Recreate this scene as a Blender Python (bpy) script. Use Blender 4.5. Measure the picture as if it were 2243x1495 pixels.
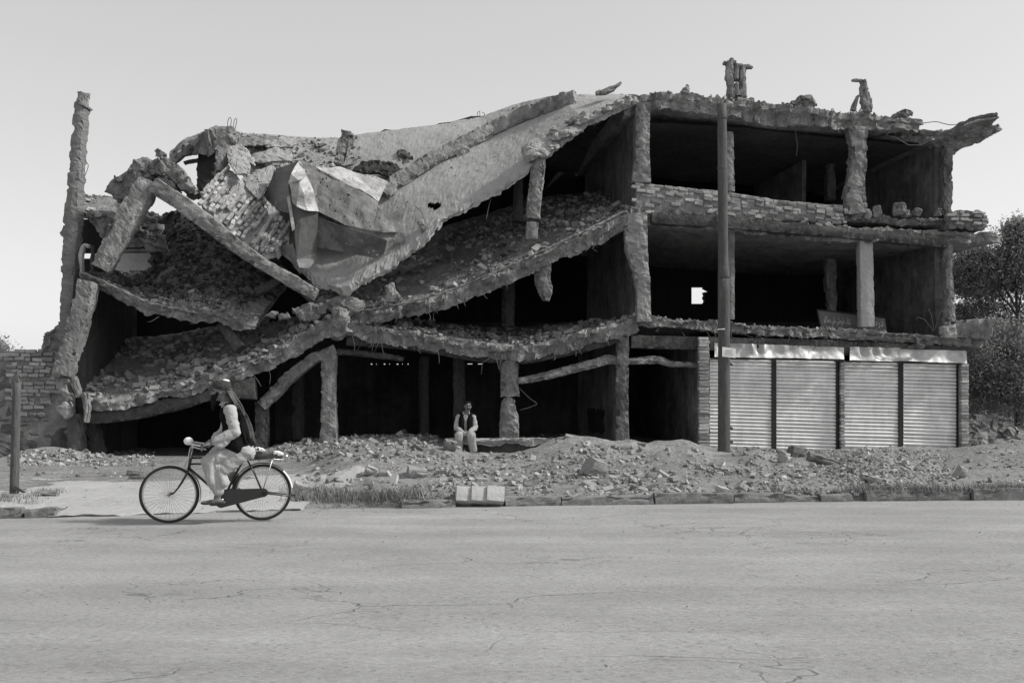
import bpy, bmesh, math, random
import numpy as np
from mathutils import Vector, Matrix, Euler
from mathutils.bvhtree import BVHTree

for _o in list(bpy.data.objects):
    bpy.data.objects.remove(_o, do_unlink=True)
scene = bpy.context.scene
C = scene.collection

# ------------------------------------------------------------------ camera
FOC = 2100.0            # focal length in pixels of a 2243 x 1495 picture
CX, CY, EYE = 1121.5, 861.0, 1.6
cam_data = bpy.data.cameras.new('camera')
cam_data.sensor_width = 36.0
cam_data.lens = 36.0 * FOC / 2243.0
cam_data.shift_y = (CY - 747.5) / 2243.0
cam_data.clip_end = 2000.0
cam = bpy.data.objects.new('camera', cam_data)
cam.location = (0, 0, EYE)
cam.rotation_euler = (math.pi / 2, 0, 0)
C.objects.link(cam)
scene.camera = cam

# ------------------------------------------------------------------ sky and sun
SUN_EL, SUN_AZ = math.radians(42), math.atan2(-0.06, 1.0)   # azimuth counted from +X towards +Y
world = bpy.data.worlds.new('World')
scene.world = world
world.use_nodes = True
wn, wl = world.node_tree.nodes, world.node_tree.links
wn.clear()
w_out = wn.new('ShaderNodeOutputWorld')
w_bg = wn.new('ShaderNodeBackground')
w_sky = wn.new('ShaderNodeTexSky')
w_sky.sky_type = 'NISHITA'
w_sky.sun_disc = False
w_sky.sun_elevation = SUN_EL
w_sky.sun_rotation = math.pi / 2 - SUN_AZ
w_sky.air_density = 1.0
w_sky.dust_density = 1.6
w_sky.ozone_density = 1.0
w_bw = wn.new('ShaderNodeRGBToBW')              # the picture is black and white
w_pow = wn.new('ShaderNodeMath'); w_pow.operation = 'POWER'; w_pow.inputs[1].default_value = 0.5
w_mul = wn.new('ShaderNodeMath'); w_mul.operation = 'MULTIPLY'; w_mul.inputs[1].default_value = 3.9
wl.new(w_sky.outputs[0], w_bw.inputs[0])
wl.new(w_bw.outputs[0], w_pow.inputs[0])
wl.new(w_pow.outputs[0], w_mul.inputs[0])
wl.new(w_mul.outputs[0], w_bg.inputs['Color'])
w_bg.inputs['Strength'].default_value = 0.1
wl.new(w_bg.outputs[0], w_out.inputs['Surface'])

sun_data = bpy.data.lights.new('sun', 'SUN')
sun_data.energy = 3.7
sun_data.angle = math.radians(5)
sun_data.color = (1.0, 0.985, 0.96)
sun = bpy.data.objects.new('sun', sun_data)
sv = Vector((math.cos(SUN_EL) * math.cos(SUN_AZ), math.cos(SUN_EL) * math.sin(SUN_AZ), math.sin(SUN_EL)))
sun.rotation_euler = sv.to_track_quat('Z', 'Y').to_euler()
sun.location = (20, 0, 20)
C.objects.link(sun)

scene.view_settings.view_transform = 'Standard'
scene.view_settings.look = 'None'
scene.view_settings.exposure = 0.1
scene.view_settings.gamma = 1.0
scene.view_settings.use_curve_mapping = False
scene.render.engine = 'CYCLES'
scene.cycles.max_bounces = 6
scene.cycles.diffuse_bounces = 3
scene.cycles.use_denoising = True

# ------------------------------------------------------------------ numbers and places
rng = np.random.default_rng(7)
random.seed(7)
K_F, Y_F = 0.12, 23.5           # the front of the building: Y = 23.5 + 0.12 X
NF = np.array([-K_F, 1.0, 0.0]); NF /= np.linalg.norm(NF)

def P(px, py, d=0.0):
    """a point of the building front (or d metres behind it) seen at that place of the picture"""
    t = (px - CX) / FOC
    Y = (Y_F + d) / (1 - K_F * t)
    return np.array([t * Y, Y, EYE - (py - CY) / FOC * Y])

def PY(px, py, Y):
    return np.array([(px - CX) / FOC * Y, Y, EYE - (py - CY) / FOC * Y])

def PS(seq):
    return np.array([P(*s) for s in seq])

def back(p, d):
    return np.asarray(p) + NF * d

def _hash(ix, iy, iz, seed):
    h = (ix * 374761393 + iy * 668265263 + iz * 2147483647 + seed * 1274126177) & 0xffffffff
    h = ((h ^ (h >> 13)) * 1274126177) & 0xffffffff
    h = ((h ^ (h >> 16)) * 2246822519) & 0xffffffff
    h ^= h >> 15
    return (h & 0xffff) / 32767.5 - 1.0

def vnoise(p, seed=0):
    p = np.asarray(p, float)
    i = np.floor(p).astype(np.int64)
    f = p - i
    f = f * f * (3 - 2 * f)
    r = 0
    for dx in (0, 1):
        for dy in (0, 1):
            for dz in (0, 1):
                w = (f[:, 0] if dx else 1 - f[:, 0]) * (f[:, 1] if dy else 1 - f[:, 1]) * (f[:, 2] if dz else 1 - f[:, 2])
                r = r + w * _hash(i[:, 0] + dx, i[:, 1] + dy, i[:, 2] + dz, seed)
    return r

def fbm(p, seed=0, octaves=3, gain=0.5):
    a, s, r = 1.0, 1.0, 0
    for o in range(octaves):
        r = r + a * vnoise(np.asarray(p) * s + o * 17.3, seed + o)
        a *= gain; s *= 2.03
    return r

def cellnoise(p, freq, seed=0):
    """broken, block-like offsets: every point follows the nearest grain of a jittered lattice"""
    q = np.asarray(p) * freq
    i = np.floor(q).astype(np.int64)
    best = np.full(len(q), 1e9); out = np.zeros((len(q), 3))
    for dx in (-1, 0, 1):
        for dy in (-1, 0, 1):
            for dz in (-1, 0, 1):
                a, b, c = i[:, 0] + dx, i[:, 1] + dy, i[:, 2] + dz
                o = np.stack([a + .5 + .5 * _hash(a, b, c, seed), b + .5 + .5 * _hash(a, b, c, seed + 1), c + .5 + .5 * _hash(a, b, c, seed + 2)], 1)
                d = ((q - o) ** 2).sum(1)
                m = d < best
                best[m] = d[m]
                out[m] = np.stack([_hash(a, b, c, seed + 3), _hash(a, b, c, seed + 4), _hash(a, b, c, seed + 5)], 1)[m]
    return out

def vecnoise(p, freq, seed=0, octaves=3):
    q = np.asarray(p) * freq
    return np.stack([fbm(q, seed, octaves), fbm(q + 31.7, seed + 11, octaves), fbm(q + 73.1, seed + 23, octaves)], 1)

# ------------------------------------------------------------------ materials (grey values: the place in black and white)
MATS = {}
def mat(name, base, var=0.35, scale=0.8, fvar=0.3, fscale=9.0, bump=0.5, bscale=14.0, bdist=0.03, rough=0.92,
        metal=0.0, spec=0.2, island=0.0, objrand=0.0, streak=0.0, pits=0.0, pscale=5.5, stretch=(1, 1, 1), local=False, lo=0.01, crack=0.0, crscale=0.9, fine_cracks=False, mvar=0.0, mscale=2.5, bands=0.0):
    if name in MATS:
        return MATS[name]
    m = bpy.data.materials.new(name); m.use_nodes = True
    nt = m.node_tree; N, L = nt.nodes, nt.links
    b = N['Principled BSDF']
    b.inputs['Roughness'].default_value = rough
    b.inputs['Metallic'].default_value = metal
    b.inputs['Specular IOR Level'].default_value = spec
    if local:
        co = N.new('ShaderNodeTexCoord').outputs['Object']
    else:
        co = N.new('ShaderNodeNewGeometry').outputs['Position']
    mp = N.new('ShaderNodeMapping'); mp.inputs['Scale'].default_value = stretch
    L.new(co, mp.inputs['Vector']); co = mp.outputs['Vector']
    def noise(s, det=4, ro=0.6, vec=co):
        n = N.new('ShaderNodeTexNoise'); n.inputs['Scale'].default_value = s
        n.inputs['Detail'].default_value = det; n.inputs['Roughness'].default_value = ro
        L.new(vec, n.inputs['Vector']); return n.outputs['Fac']
    def math_(op, a, c, clamp=False):
        n = N.new('ShaderNodeMath'); n.operation = op; n.use_clamp = clamp
        for k, v in enumerate((a, c)):
            if isinstance(v, (int, float)): n.inputs[k].default_value = v
            else: L.new(v, n.inputs[k])
        return n.outputs[0]
    def centred(fac, amount, gain=2.6):
        return math_('ADD', math_('MULTIPLY', math_('SUBTRACT', fac, 0.5), amount * gain), 1.0)
    val = math_('MULTIPLY', centred(noise(scale, 5), var), base)
    val = math_('MULTIPLY', val, centred(noise(fscale, 5, 0.7), fvar))
    if mvar:
        val = math_('MULTIPLY', val, centred(noise(mscale, 6, 0.7), mvar))
    if bands:
        bm_ = N.new('ShaderNodeMapping'); bm_.inputs['Scale'].default_value = (0.06, 1.1, 1)
        L.new(co, bm_.inputs['Vector'])
        val = math_('MULTIPLY', val, centred(noise(1.0, 3, 0.5, bm_.outputs[0]), bands))
    if streak:
        sm = N.new('ShaderNodeMapping'); sm.inputs['Scale'].default_value = (5, 5, 0.35)
        L.new(co, sm.inputs['Vector'])
        val = math_('MULTIPLY', val, centred(noise(1.0, 5, 0.65, sm.outputs[0]), streak))
    if island:
        g = N.new('ShaderNodeNewGeometry')
        val = math_('MULTIPLY', val, centred(g.outputs['Random Per Island'], island, 2.0))
    if objrand:
        oi = N.new('ShaderNodeObjectInfo')
        val = math_('MULTIPLY', val, centred(oi.outputs['Random'], objrand, 2.0))
    hgt = math_('ADD', noise(bscale, 6, 0.65), math_('MULTIPLY', noise(bscale * 5, 3, 0.6), 0.35))
    if pits:
        v = N.new('ShaderNodeTexVoronoi'); v.inputs['Scale'].default_value = pscale
        L.new(co, v.inputs['Vector'])
        pit = math_('SUBTRACT', 1.0, math_('DIVIDE', v.outputs['Distance'], 0.22), True)
        val = math_('MULTIPLY', val, math_('SUBTRACT', 1.0, math_('MULTIPLY', pit, pits * 0.5)))
        hgt = math_('SUBTRACT', hgt, math_('MULTIPLY', pit, pits))
    for cstr, cscl, cthr in (((crack, crscale, .47), (crack * .8, crscale * 2.6, .53)) if crack and fine_cracks else (((crack, crscale, .47),) if crack else ())):
        dn = N.new('ShaderNodeTexNoise'); dn.inputs['Scale'].default_value = 1.7; dn.inputs['Detail'].default_value = 4
        L.new(co, dn.inputs['Vector'])
        mx = N.new('ShaderNodeVectorMath'); mx.operation = 'MULTIPLY_ADD'
        L.new(dn.outputs['Color'], mx.inputs[0]); mx.inputs[1].default_value = (0.7, 0.7, 0.7); L.new(co, mx.inputs[2])
        v = N.new('ShaderNodeTexVoronoi'); v.feature = 'DISTANCE_TO_EDGE'; v.inputs['Scale'].default_value = cscl
        L.new(mx.outputs[0], v.inputs['Vector'])
        ln = math_('SUBTRACT', 1.0, math_('DIVIDE', v.outputs['Distance'], 0.012 * cscl), True)
        keep = math_('MULTIPLY', math_('SUBTRACT', noise(0.5 * crscale, 3), cthr), 9.0, True)
        ln = math_('MULTIPLY', ln, keep)
        val = math_('MULTIPLY', val, math_('SUBTRACT', 1.0, math_('MULTIPLY', ln, cstr)))
        hgt = math_('SUBTRACT', hgt, math_('MULTIPLY', ln, cstr * 1.5))
    val = math_('MAXIMUM', val, lo)
    L.new(val, b.inputs['Base Color'])
    if bump:
        bn = N.new('ShaderNodeBump'); bn.inputs['Strength'].default_value = bump; bn.inputs['Distance'].default_value = bdist
        L.new(hgt, bn.inputs['Height']); L.new(bn.outputs[0], b.inputs['Normal'])
    MATS[name] = m
    return m

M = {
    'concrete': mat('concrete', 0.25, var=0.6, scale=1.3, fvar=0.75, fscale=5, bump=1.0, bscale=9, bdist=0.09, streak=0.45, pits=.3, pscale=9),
    'pale': mat('pale_concrete', 0.31, var=0.25, scale=0.8, mvar=.12, mscale=2.2, fvar=0.22, fscale=6, bump=0.6, bscale=9, bdist=0.03, crack=0.8, crscale=0.55, pits=.2, pscale=7),
    'sooty': mat('sooty_concrete', 0.075, var=0.6, scale=0.8, fvar=0.4, bump=0.9, bscale=9, bdist=0.06, streak=0.5),  # darkened concrete copy, shade of rooms and undersides put into the colour
    'soot': mat('burnt_plaster', 0.022, var=0.6, scale=0.6, fvar=0.3, bump=0.5, bscale=8, streak=0.5),  # near-black plaster, shade of the deep rooms put into the colour
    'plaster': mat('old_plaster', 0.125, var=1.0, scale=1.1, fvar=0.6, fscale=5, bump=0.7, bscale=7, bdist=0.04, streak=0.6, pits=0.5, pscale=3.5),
    'white':     mat('white_plaster', 0.7, var=0.2, fvar=0.2, bump=0.3, pits=0.8),
    'brick': mat('brick', 0.30, var=0.45, fvar=0.4, fscale=20, bump=0.8, bscale=25, bdist=0.018, objrand=0.42),
    'mortar': mat('mortar', 0.22, var=0.5, fvar=0.5, fscale=8, bump=0.9, bscale=16, bdist=.04),
    'rubble': mat('rubble', 0.26, var=0.4, fvar=0.35, fscale=14, bump=0.6, bscale=22, bdist=0.02, island=0.6),
    'rubble_dk': mat('burnt_rubble', 0.085, var=0.4, fvar=0.3, fscale=14, bump=0.5, bscale=22, bdist=0.02, island=0.6),  # darker copy of rubble, shade on the slope put into the colour
    'stone': mat('stone', 0.26, var=0.3, fvar=0.3, fscale=14, bump=0.6, bscale=20, bdist=0.02, objrand=0.4),
    'dirt': mat('dirt', 0.26, var=0.45, scale=0.6, mvar=.4, mscale=2.5, fvar=0.55, fscale=9, bump=1.0, bscale=8, bdist=0.10),
    'asphalt': mat('dusty_asphalt', 0.285, var=0.26, scale=0.22, mvar=.22, mscale=1.2, bands=.2, fvar=0.36, fscale=26, bump=0.8, bscale=24, bdist=0.018, rough=0.9, crack=0.45, crscale=0.75, fine_cracks=True, stretch=(0.72, 1.35, 1), pits=.6, pscale=11),
    'kerb': mat('kerb_concrete', 0.19, var=0.4, scale=1.5, fvar=0.4, bump=0.8, bscale=16, bdist=0.03),
    'sheet': mat('bent_steel_sheet', 0.125, var=0.6, scale=1.8, mvar=.5, mscale=4, fvar=0.35, fscale=9, bump=0.6, bscale=5, bdist=0.05, rough=0.62, metal=0.2, spec=0.4),
    'sheetpale': mat('bright_steel_sheet', 0.34, var=0.6, scale=2.0, mvar=.4, mscale=4, fvar=0.35, fscale=6, bump=0.6, bscale=5, bdist=0.05, rough=0.55, metal=0.2, spec=0.4),
    'shutter': mat('galvanised_shutter', 0.72, var=0.22, scale=0.9, mvar=.14, fvar=0.16, fscale=5, bump=0.15, bscale=6, rough=0.45, metal=0.15, spec=0.5, streak=0.18, objrand=.07),
    'darkmetal': mat('dark_painted_metal', 0.03, var=0.3, fvar=0.2, bump=0.2, rough=0.6),
    'rust':      mat('rusty_steel', 0.09, var=0.4, fvar=0.4, bump=0.4, rough=0.8),
    'polewood': mat('weathered_pole', 0.10, var=0.4, scale=1.6, fvar=0.6, fscale=7, bump=0.7, bscale=10, stretch=(6, 6, 0.8), local=True),
    'paper': mat('paper', 0.85, var=0.06, fvar=0.05, bump=0.1),
    'ink':       mat('ink', 0.12, var=0.1, fvar=0.1, bump=0),
    'signboard': mat('signboard_paint', 0.10, var=0.3, fvar=0.3, bump=0.2, rough=0.7),
    'signpaint': mat('sign_lettering', 0.42, var=0.3, fvar=0.3, bump=0),
    'fascia': mat('fascia_sheet_metal', 0.42, var=0.3, scale=2.0, fvar=0.25, fscale=6, bump=0.3, bscale=4, bdist=0.04, rough=0.5, metal=0.25, spec=0.4),
    'panelbrick': mat('hollow_block_panel', 0.34, var=.4, scale=1.5, mvar=.5, mscale=3.5, fvar=.4, fscale=9, bump=1.0, bscale=10, bdist=.05, pits=1.2, pscale=7),
    'dim': mat('dim_plaster', 0.05, var=0.9, scale=0.9, fvar=0.5, fscale=4, bump=0.5, bscale=8, streak=0.6),  # ground floor rear walls, room shade put into the colour
    'palepath': mat('pale_dust', 0.36, var=0.2, scale=0.8, fvar=0.3, fscale=9, bump=0.8, bscale=10, bdist=0.03),
    'bark':      mat('bark', 0.10, var=0.3, fvar=0.3, bump=0.8),
    'grass':     mat('dry_grass', 0.20, var=0.3, fvar=0.2, bump=0, island=0.5),
}

# ------------------------------------------------------------------ objects
WM = {}
def link(o, parent=None, world=True):
    C.objects.link(o)
    if parent is not None:
        o.parent = parent
        if world:
            o.matrix_parent_inverse = WM[parent.name].inverted()
            WM[o.name] = o.matrix_basis.copy()
        else:
            WM[o.name] = WM[parent.name] @ o.matrix_basis
    else:
        WM[o.name] = o.matrix_basis.copy()
    return o

def tag(o, label=None, cat=None, group=None, kind=None):
    if label: o['label'] = label
    if cat: o['category'] = cat
    if group: o['group'] = group
    if kind: o['kind'] = kind
    return o

def thing(name, loc, label, cat, group=None, rot=None):
    o = bpy.data.objects.new(name, None)
    o.empty_display_size = 0.2
    o.location = loc
    if rot is not None: o.rotation_euler = rot
    link(o)
    return tag(o, label, cat, group)

def mesh(name, v, f, m, smooth=False):
    me = bpy.data.meshes.new(name)
    me.from_pydata([tuple(map(float, q)) for q in v] if not isinstance(v, np.ndarray) else v.tolist(), [], f if isinstance(f, list) else f.tolist())
    me.materials.append(m)
    if smooth:
        me.polygons.foreach_set('use_smooth', [True] * len(me.polygons))
    me.update()
    return me

def obj(name, v, f, m, parent=None, smooth=False, world=True):
    return link(bpy.data.objects.new(name, mesh(name, v, f, m, smooth)), parent, world)

def inst(name, me, parent=None, loc=(0, 0, 0), rot=(0, 0, 0), scale=(1, 1, 1), world=True):
    o = bpy.data.objects.new(name, me)
    o.location = loc; o.rotation_euler = rot; o.scale = scale
    return link(o, parent, world)

def resample(pts, ds=None, n=None):
    pts = np.asarray(pts, float)
    seg = np.linalg.norm(np.diff(pts, axis=0), axis=1)
    s = np.concatenate([[0], np.cumsum(seg)])
    if n is None: n = max(2, int(math.ceil(s[-1] / ds)) + 1)
    q = np.linspace(0, s[-1], n)
    return np.stack([np.interp(q, s, pts[:, k]) for k in range(pts.shape[1])], 1), q / max(s[-1], 1e-9), s / max(s[-1], 1e-9)

def loft_faces(n, k, closed=True):
    f = []
    kk = k if closed else k - 1
    for i in range(n - 1):
        a, b = i * k, (i + 1) * k
        for j in range(kk):
            j2 = (j + 1) % k
            f.append((a + j, a + j2, b + j2, b + j))
    return f

SURF = {}
def slab(name, front, back_, th, m, parent, ds=0.06, amp=0.02, edge=0.07, K=4, rag=0.18, seed=1, vv=None, hole=None, keep=None, freq=2.6, cell=1.0, lip=.07):
    """a broken concrete slab between two traced edges (world points), closed all round"""
    front = np.asarray(front, float); back_ = np.asarray(back_, float)
    seg = np.linalg.norm(np.diff(front, axis=0), axis=1)
    s = np.concatenate([[0], np.cumsum(seg)])
    n = max(4, int(s[-1] / ds) + 1)
    q = np.linspace(0, s[-1], n)
    F = np.stack([np.interp(q, s, front[:, k]) for k in range(3)], 1)
    B = np.stack([np.interp(q, s, back_[:, k]) for k in range(3)], 1)
    TH = np.interp(q, s, th) if np.ndim(th) else np.full(n, th)
    width = np.linalg.norm(B - F, axis=1).mean()
    if vv is None:
        vv, a, st = [0.0], 0.0, ds
        while a < width:
            a += st; st = min(st * 1.25, 0.6); vv.append(min(a / width, 1.0))
    vv = np.array(vv); Mv = len(vv)
    r1 = rag * (fbm(F * 1.9, seed, 5, .62) * 0.5 + 0.4 + .35 * cellnoise(F, 3.2, seed)[:, 0]) / width
    r2 = rag * (fbm(F * 1.9 + 9, seed + 5, 5, .62) * 0.5 + 0.4 + .35 * cellnoise(F, 3.2, seed + 9)[:, 0]) / width
    def rows(r):
        w = vv[None, :] + (1 - vv[None, :]) ** 8 * r[:, None]
        return F[:, None, :] * (1 - w[:, :, None]) + B[:, None, :] * w[:, :, None]
    T, U = rows(r1), rows(r2)
    U = U - np.array([0, 0, 1.0]) * TH[:, None, None]
    inw = (B - F) / (np.linalg.norm(B - F, axis=1)[:, None] + 1e-9)
    rec = np.clip(lip * (.75 + .7 * fbm(F * 2.1, seed + 7, 3)), 0, .3)[:, None]
    U[:, :3] += (inw * rec)[:, None, :]
    mid = []
    for k in range(1, K):
        w = k / K
        mid.append((U[:, 0] - inw * rec) * (1 - w) + T[:, 0] * w + inw * rec * (1.0 if w < .66 else .15))
    loops = np.concatenate([T, U[:, ::-1]] + ([np.stack(mid, 1)] if mid else []), 1)
    k = loops.shape[1]
    dist = np.concatenate([vv * width, vv[::-1] * width, np.zeros(len(mid))])
    V = loops.reshape(-1, 3)
    W = np.tile(np.exp(-(dist / 0.22)), n)
    e = vecnoise(V, freq, seed, 4) * (amp + edge * W)[:, None]
    V = V + e * .75 + vecnoise(V, 9.0, seed + 3, 2) * (.25 * amp + W * edge * 0.35)[:, None] + cellnoise(V, 10.5, seed) * (cell * (.012 * min(1, amp / .03) + edge * .34 * W))[:, None]
    faces = loft_faces(n, k)
    if hole is not None:
        cen = V[np.array(faces)].mean(1)
        px = CX + FOC * cen[:, 0] / cen[:, 1]; py = CY + FOC * (EYE - cen[:, 2]) / cen[:, 1]
        bad = np.zeros(len(faces), bool)
        for (hx, hy, rx, ry) in hole:
            a = np.arctan2(py - hy, px - hx)
            bad |= ((px - hx) / rx) ** 2 + ((py - hy) / ry) ** 2 < 1 + 0.35 * np.sin(a * 3 + hx) + 0.2 * np.sin(a * 7)
        faces = [f for f, z in zip(faces, bad) if not z]
    faces.append(tuple(range(k - 1, -1, -1)))
    faces.append(tuple((n - 1) * k + j for j in range(k)))
    o = obj(name, V, faces, m, parent)
    o['_surf'] = 0; del o['_surf']
    SURF[o.name] = V.reshape(n, k, 3)[:, :Mv]
    o_v = V; SURF[o.name + '/bvh'] = (V, faces)
    return o

def bvh_of(*names):
    V, Fc, off = [], [], 0
    for nme in names:
        v, f = SURF[nme + '/bvh']
        V.append(v); Fc += [tuple(i + off for i in q) for q in f]; off += len(v)
    return BVHTree.FromPolygons(np.concatenate(V).tolist(), Fc)

def hit(bvh, px, py):
    dirv = Vector(((px - CX) / FOC, 1.0, -(py - CY) / FOC)).normalized()
    loc, nor, i, dist = bvh.ray_cast(Vector((0, 0, EYE)), dirv)
    return (np.array(loc), np.array(nor)) if loc is not None else (None, None)

def post_geo(path, w, dep, ds=0.055, amp=0.03, freq=3.0, seed=0, nside=6, squash=None):
    """a rough square post or beam along world points; w (across) and dep (depth) in metres at each point"""
    path = np.asarray(path, float)
    if len(path) == 1: raise ValueError
    A, q, s = resample(path, ds)
    w = np.interp(q, s, w) if np.ndim(w) else np.full(len(q), w)
    dep = np.interp(q, s, dep) if np.ndim(dep) else np.full(len(q), dep)
    T = np.gradient(A, axis=0); T /= np.linalg.norm(T, axis=1)[:, None] + 1e-9
    nf = np.array([0, 1.0, 0])
    S = np.cross(T, nf); S /= np.linalg.norm(S, axis=1)[:, None] + 1e-9
    D = np.cross(S, T)
    sec = []
    for k in range(4 * nside):
        side, t = divmod(k, nside); t = t / nside * 2 - 1
        sec.append([(t, -1), (1, t), (-t, 1), (-1, -t)][side])
    sec = np.array(sec); sec *= (1 - 0.06 * (np.abs(sec[:, :1]) * np.abs(sec[:, 1:])))
    V = A[:, None, :] + S[:, None, :] * (sec[None, :, :1] * w[:, None, None] / 2) + D[:, None, :] * (sec[None, :, 1:] * dep[:, None, None] / 2)
    k = V.shape[1]; n = V.shape[0]
    V = V.reshape(-1, 3)
    cw = np.tile(np.clip(np.abs(sec[:, 0] * sec[:, 1]) * 1.15, 0, 1) ** 3, n)
    axis = np.repeat(A, k, axis=0)
    cn = cellnoise(V, 8.0, seed + 1)
    chip = np.clip(cn[:, 0] + .35 * fbm(V * 1.6, seed + 8, 2) + .15, 0, 1.3) * cw * amp * 2.6
    rad = V - axis
    V = V - rad / (np.linalg.norm(rad, axis=1)[:, None] + 1e-9) * chip[:, None]
    V = V + vecnoise(V, freq, seed, 4) * amp * .26 + cn * amp * .32 + vecnoise(V, 12., seed + 4, 2) * amp * .22
    f = loft_faces(n, k)
    f.append(tuple(range(k - 1, -1, -1))); f.append(tuple((n - 1) * k + j for j in range(k)))
    return V, f

def post(name, pts, wpx, dep, m, parent=None, **kw):
    """pts: (px, py, d) along the axis, wpx: widths in picture pixels there"""
    path = PS(pts)
    wpx = [wpx] * len(pts) if not np.ndim(wpx) else wpx
    w = [a * p[1] / FOC for a, p in zip(wpx, path)]
    kw['amp'] = kw.get('amp', .03) * .68
    V, f = post_geo(path, w, dep, **kw)
    o = obj(name, V, f, m, parent)
    SURF[o.name + '/bvh'] = (V, f)
    return o

def chunk(name, poly, d, thick, m, parent=None, amp=0.04, freq=3.0, seed=0, ds=0.055, gx=0.0, gy=0.0, nrow=None):
    """a lump of broken concrete with a traced outline, its own depth and slope (gx, gy metres per 100 px)"""
    poly = np.array(poly, float)
    c = poly.mean(0)
    pts = np.array([P(x, y, d + gx * (x - c[0]) / 100 + gy * (y - c[1]) / 100) for x, y in poly])
    pts = np.concatenate([pts, pts[:1]])
    R, _, _ = resample(pts, ds); R = R[:-1]
    cen = R.mean(0)
    nrow = nrow or max(2, int(thick / 0.07) + 1)
    loops = []
    for sc, off in ((0.12, -0.16), (0.27, -0.15), (0.42, -0.14), (0.57, -0.12), (0.72, -0.10), (0.87, -0.07), (.95, -.03)):
        loops.append(cen + (R - cen) * sc + NF * off * min(0.25, thick))
    for r in range(nrow + 1):
        loops.append(R + NF * (thick * r / nrow))
    for sc in (0.8, 0.4):
        loops.append(cen + (R - cen) * sc + NF * thick * 1.05)
    k, n = len(R), len(loops)
    V = np.concatenate(loops)
    V = V + vecnoise(V, freq, seed, 4) * amp * .5 + cellnoise(V, 7., seed + 1) * amp * .8 + vecnoise(V, 11., seed + 4, 2) * amp * .3
    f = loft_faces(n, k)
    f.append(tuple(range(k - 1, -1, -1))); f.append(tuple((n - 1) * k + j for j in range(k)))
    f = [tuple(reversed(q)) for q in f]
    o = obj(name, V, f, m, parent)
    SURF[o.name + '/bvh'] = (V, f)
    return o

def boxv(lo, hi):
    x0, y0, z0 = lo; x1, y1, z1 = hi
    v = np.array([(x0, y0, z0), (x1, y0, z0), (x1, y1, z0), (x0, y1, z0), (x0, y0, z1), (x1, y0, z1), (x1, y1, z1), (x0, y1, z1)], float)
    f = [(0, 3, 2, 1), (4, 5, 6, 7), (0, 1, 5, 4), (1, 2, 6, 5), (2, 3, 7, 6), (3, 0, 4, 7)]
    return v, f

def prism(name, pts, thick_vec, m, parent=None, world=True):
    """a plane polygon (world points) with thickness"""
    pts = np.asarray(pts, float); n = len(pts)
    V = np.concatenate([pts, pts + np.asarray(thick_vec)])
    f = [tuple(range(n)), tuple(range(2 * n - 1, n - 1, -1))] + [(i, i + n, (i + 1) % n + n, (i + 1) % n) for i in range(n)]
    o = obj(name, V, f, m, parent, world=world)
    return o

def tube_geo(pts, r, ns=6, ds=None):
    pts = np.asarray(pts, float)
    if ds: 
        pts, q, s = resample(pts, ds)
        if np.ndim(r): r = np.interp(q, s, r)
    n = len(pts)
    r = np.full(n, r) if not np.ndim(r) else np.asarray(r, float)
    T = np.gradient(pts, axis=0); T /= np.linalg.norm(T, axis=1)[:, None] + 1e-9
    up = np.array([0, 0, 1.0]) if abs(T[0][2]) < 0.9 else np.array([1.0, 0, 0])
    S = np.cross(T[0], up); S /= np.linalg.norm(S)
    V = []
    for i in range(n):
        S = S - T[i] * S.dot(T[i]); S /= np.linalg.norm(S) + 1e-9
        D = np.cross(T[i], S)
        for k in range(ns):
            a = 2 * math.pi * k / ns
            V.append(pts[i] + r[i] * (math.cos(a) * S + math.sin(a) * D))
    f = loft_faces(n, ns)
    f.append(tuple(range(ns - 1, -1, -1))); f.append(tuple((n - 1) * ns + j for j in range(ns)))
    return np.array(V), f

def tube(name, pts, r, m, parent=None, ns=6, ds=None, smooth=True, world=True):
    v, f = tube_geo(pts, r, ns, ds)
    return obj(name, v, f, m, parent, smooth, world)

def merge(parts):
    V, Fc, off = [], [], 0
    for v, f in parts:
        V.append(np.asarray(v)); Fc += [tuple(i + off for i in q) for q in f]; off += len(v)
    return np.concatenate(V), Fc

# a family of broken stones and bricks
def make_rocks(n, seed):
    r = np.random.default_rng(seed); out = []
    for k in range(n):
        bm = bmesh.new()
        if k % 3 == 2:          # a brick end
            pts = np.array([(x, y, z) for x in (-1, 1) for y in (-1, 1) for z in (-1, 1)], float) * (1.0, 0.62, 0.42)
            pts += r.normal(0, 0.09, pts.shape)
        else:
            pts = r.normal(0, 1, (13, 3)); pts /= np.linalg.norm(pts, axis=1)[:, None]
            pts *= r.uniform(0.75, 1.05, (13, 1)) * np.array([1.0, r.uniform(0.6, 0.95), r.uniform(0.4, 0.75)])
        for p in pts: bm.verts.new(p)
        bmesh.ops.convex_hull(bm, input=bm.verts)
        for v in [v for v in bm.verts if not v.link_faces]: bm.verts.remove(v)
        bm.verts.index_update()
        out.append((np.array([v.co[:] for v in bm.verts]), np.array([[v.index for v in f.verts] for f in bm.faces])))
        bm.free()
    return out
ROCKS = make_rocks(18, 5)

def rot_mats(n, r, tilt=1.0):
    a = r.uniform(0, 2 * math.pi, n); b = r.normal(0, 0.45 * tilt, n); c = r.normal(0, 0.45 * tilt, n)
    ca, sa, cb, sb, cc, sc = np.cos(a), np.sin(a), np.cos(b), np.sin(b), np.cos(c), np.sin(c)
    z = np.zeros(n); o = np.ones(n)
    Rz = np.stack([ca, -sa, z, sa, ca, z, z, z, o], 1).reshape(n, 3, 3)
    Rx = np.stack([o, z, z, z, cb, -sb, z, sb, cb], 1).reshape(n, 3, 3)
    Ry = np.stack([cc, z, sc, z, o, z, -sc, z, cc], 1).reshape(n, 3, 3)
    return Rz @ Rx @ Ry

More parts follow.
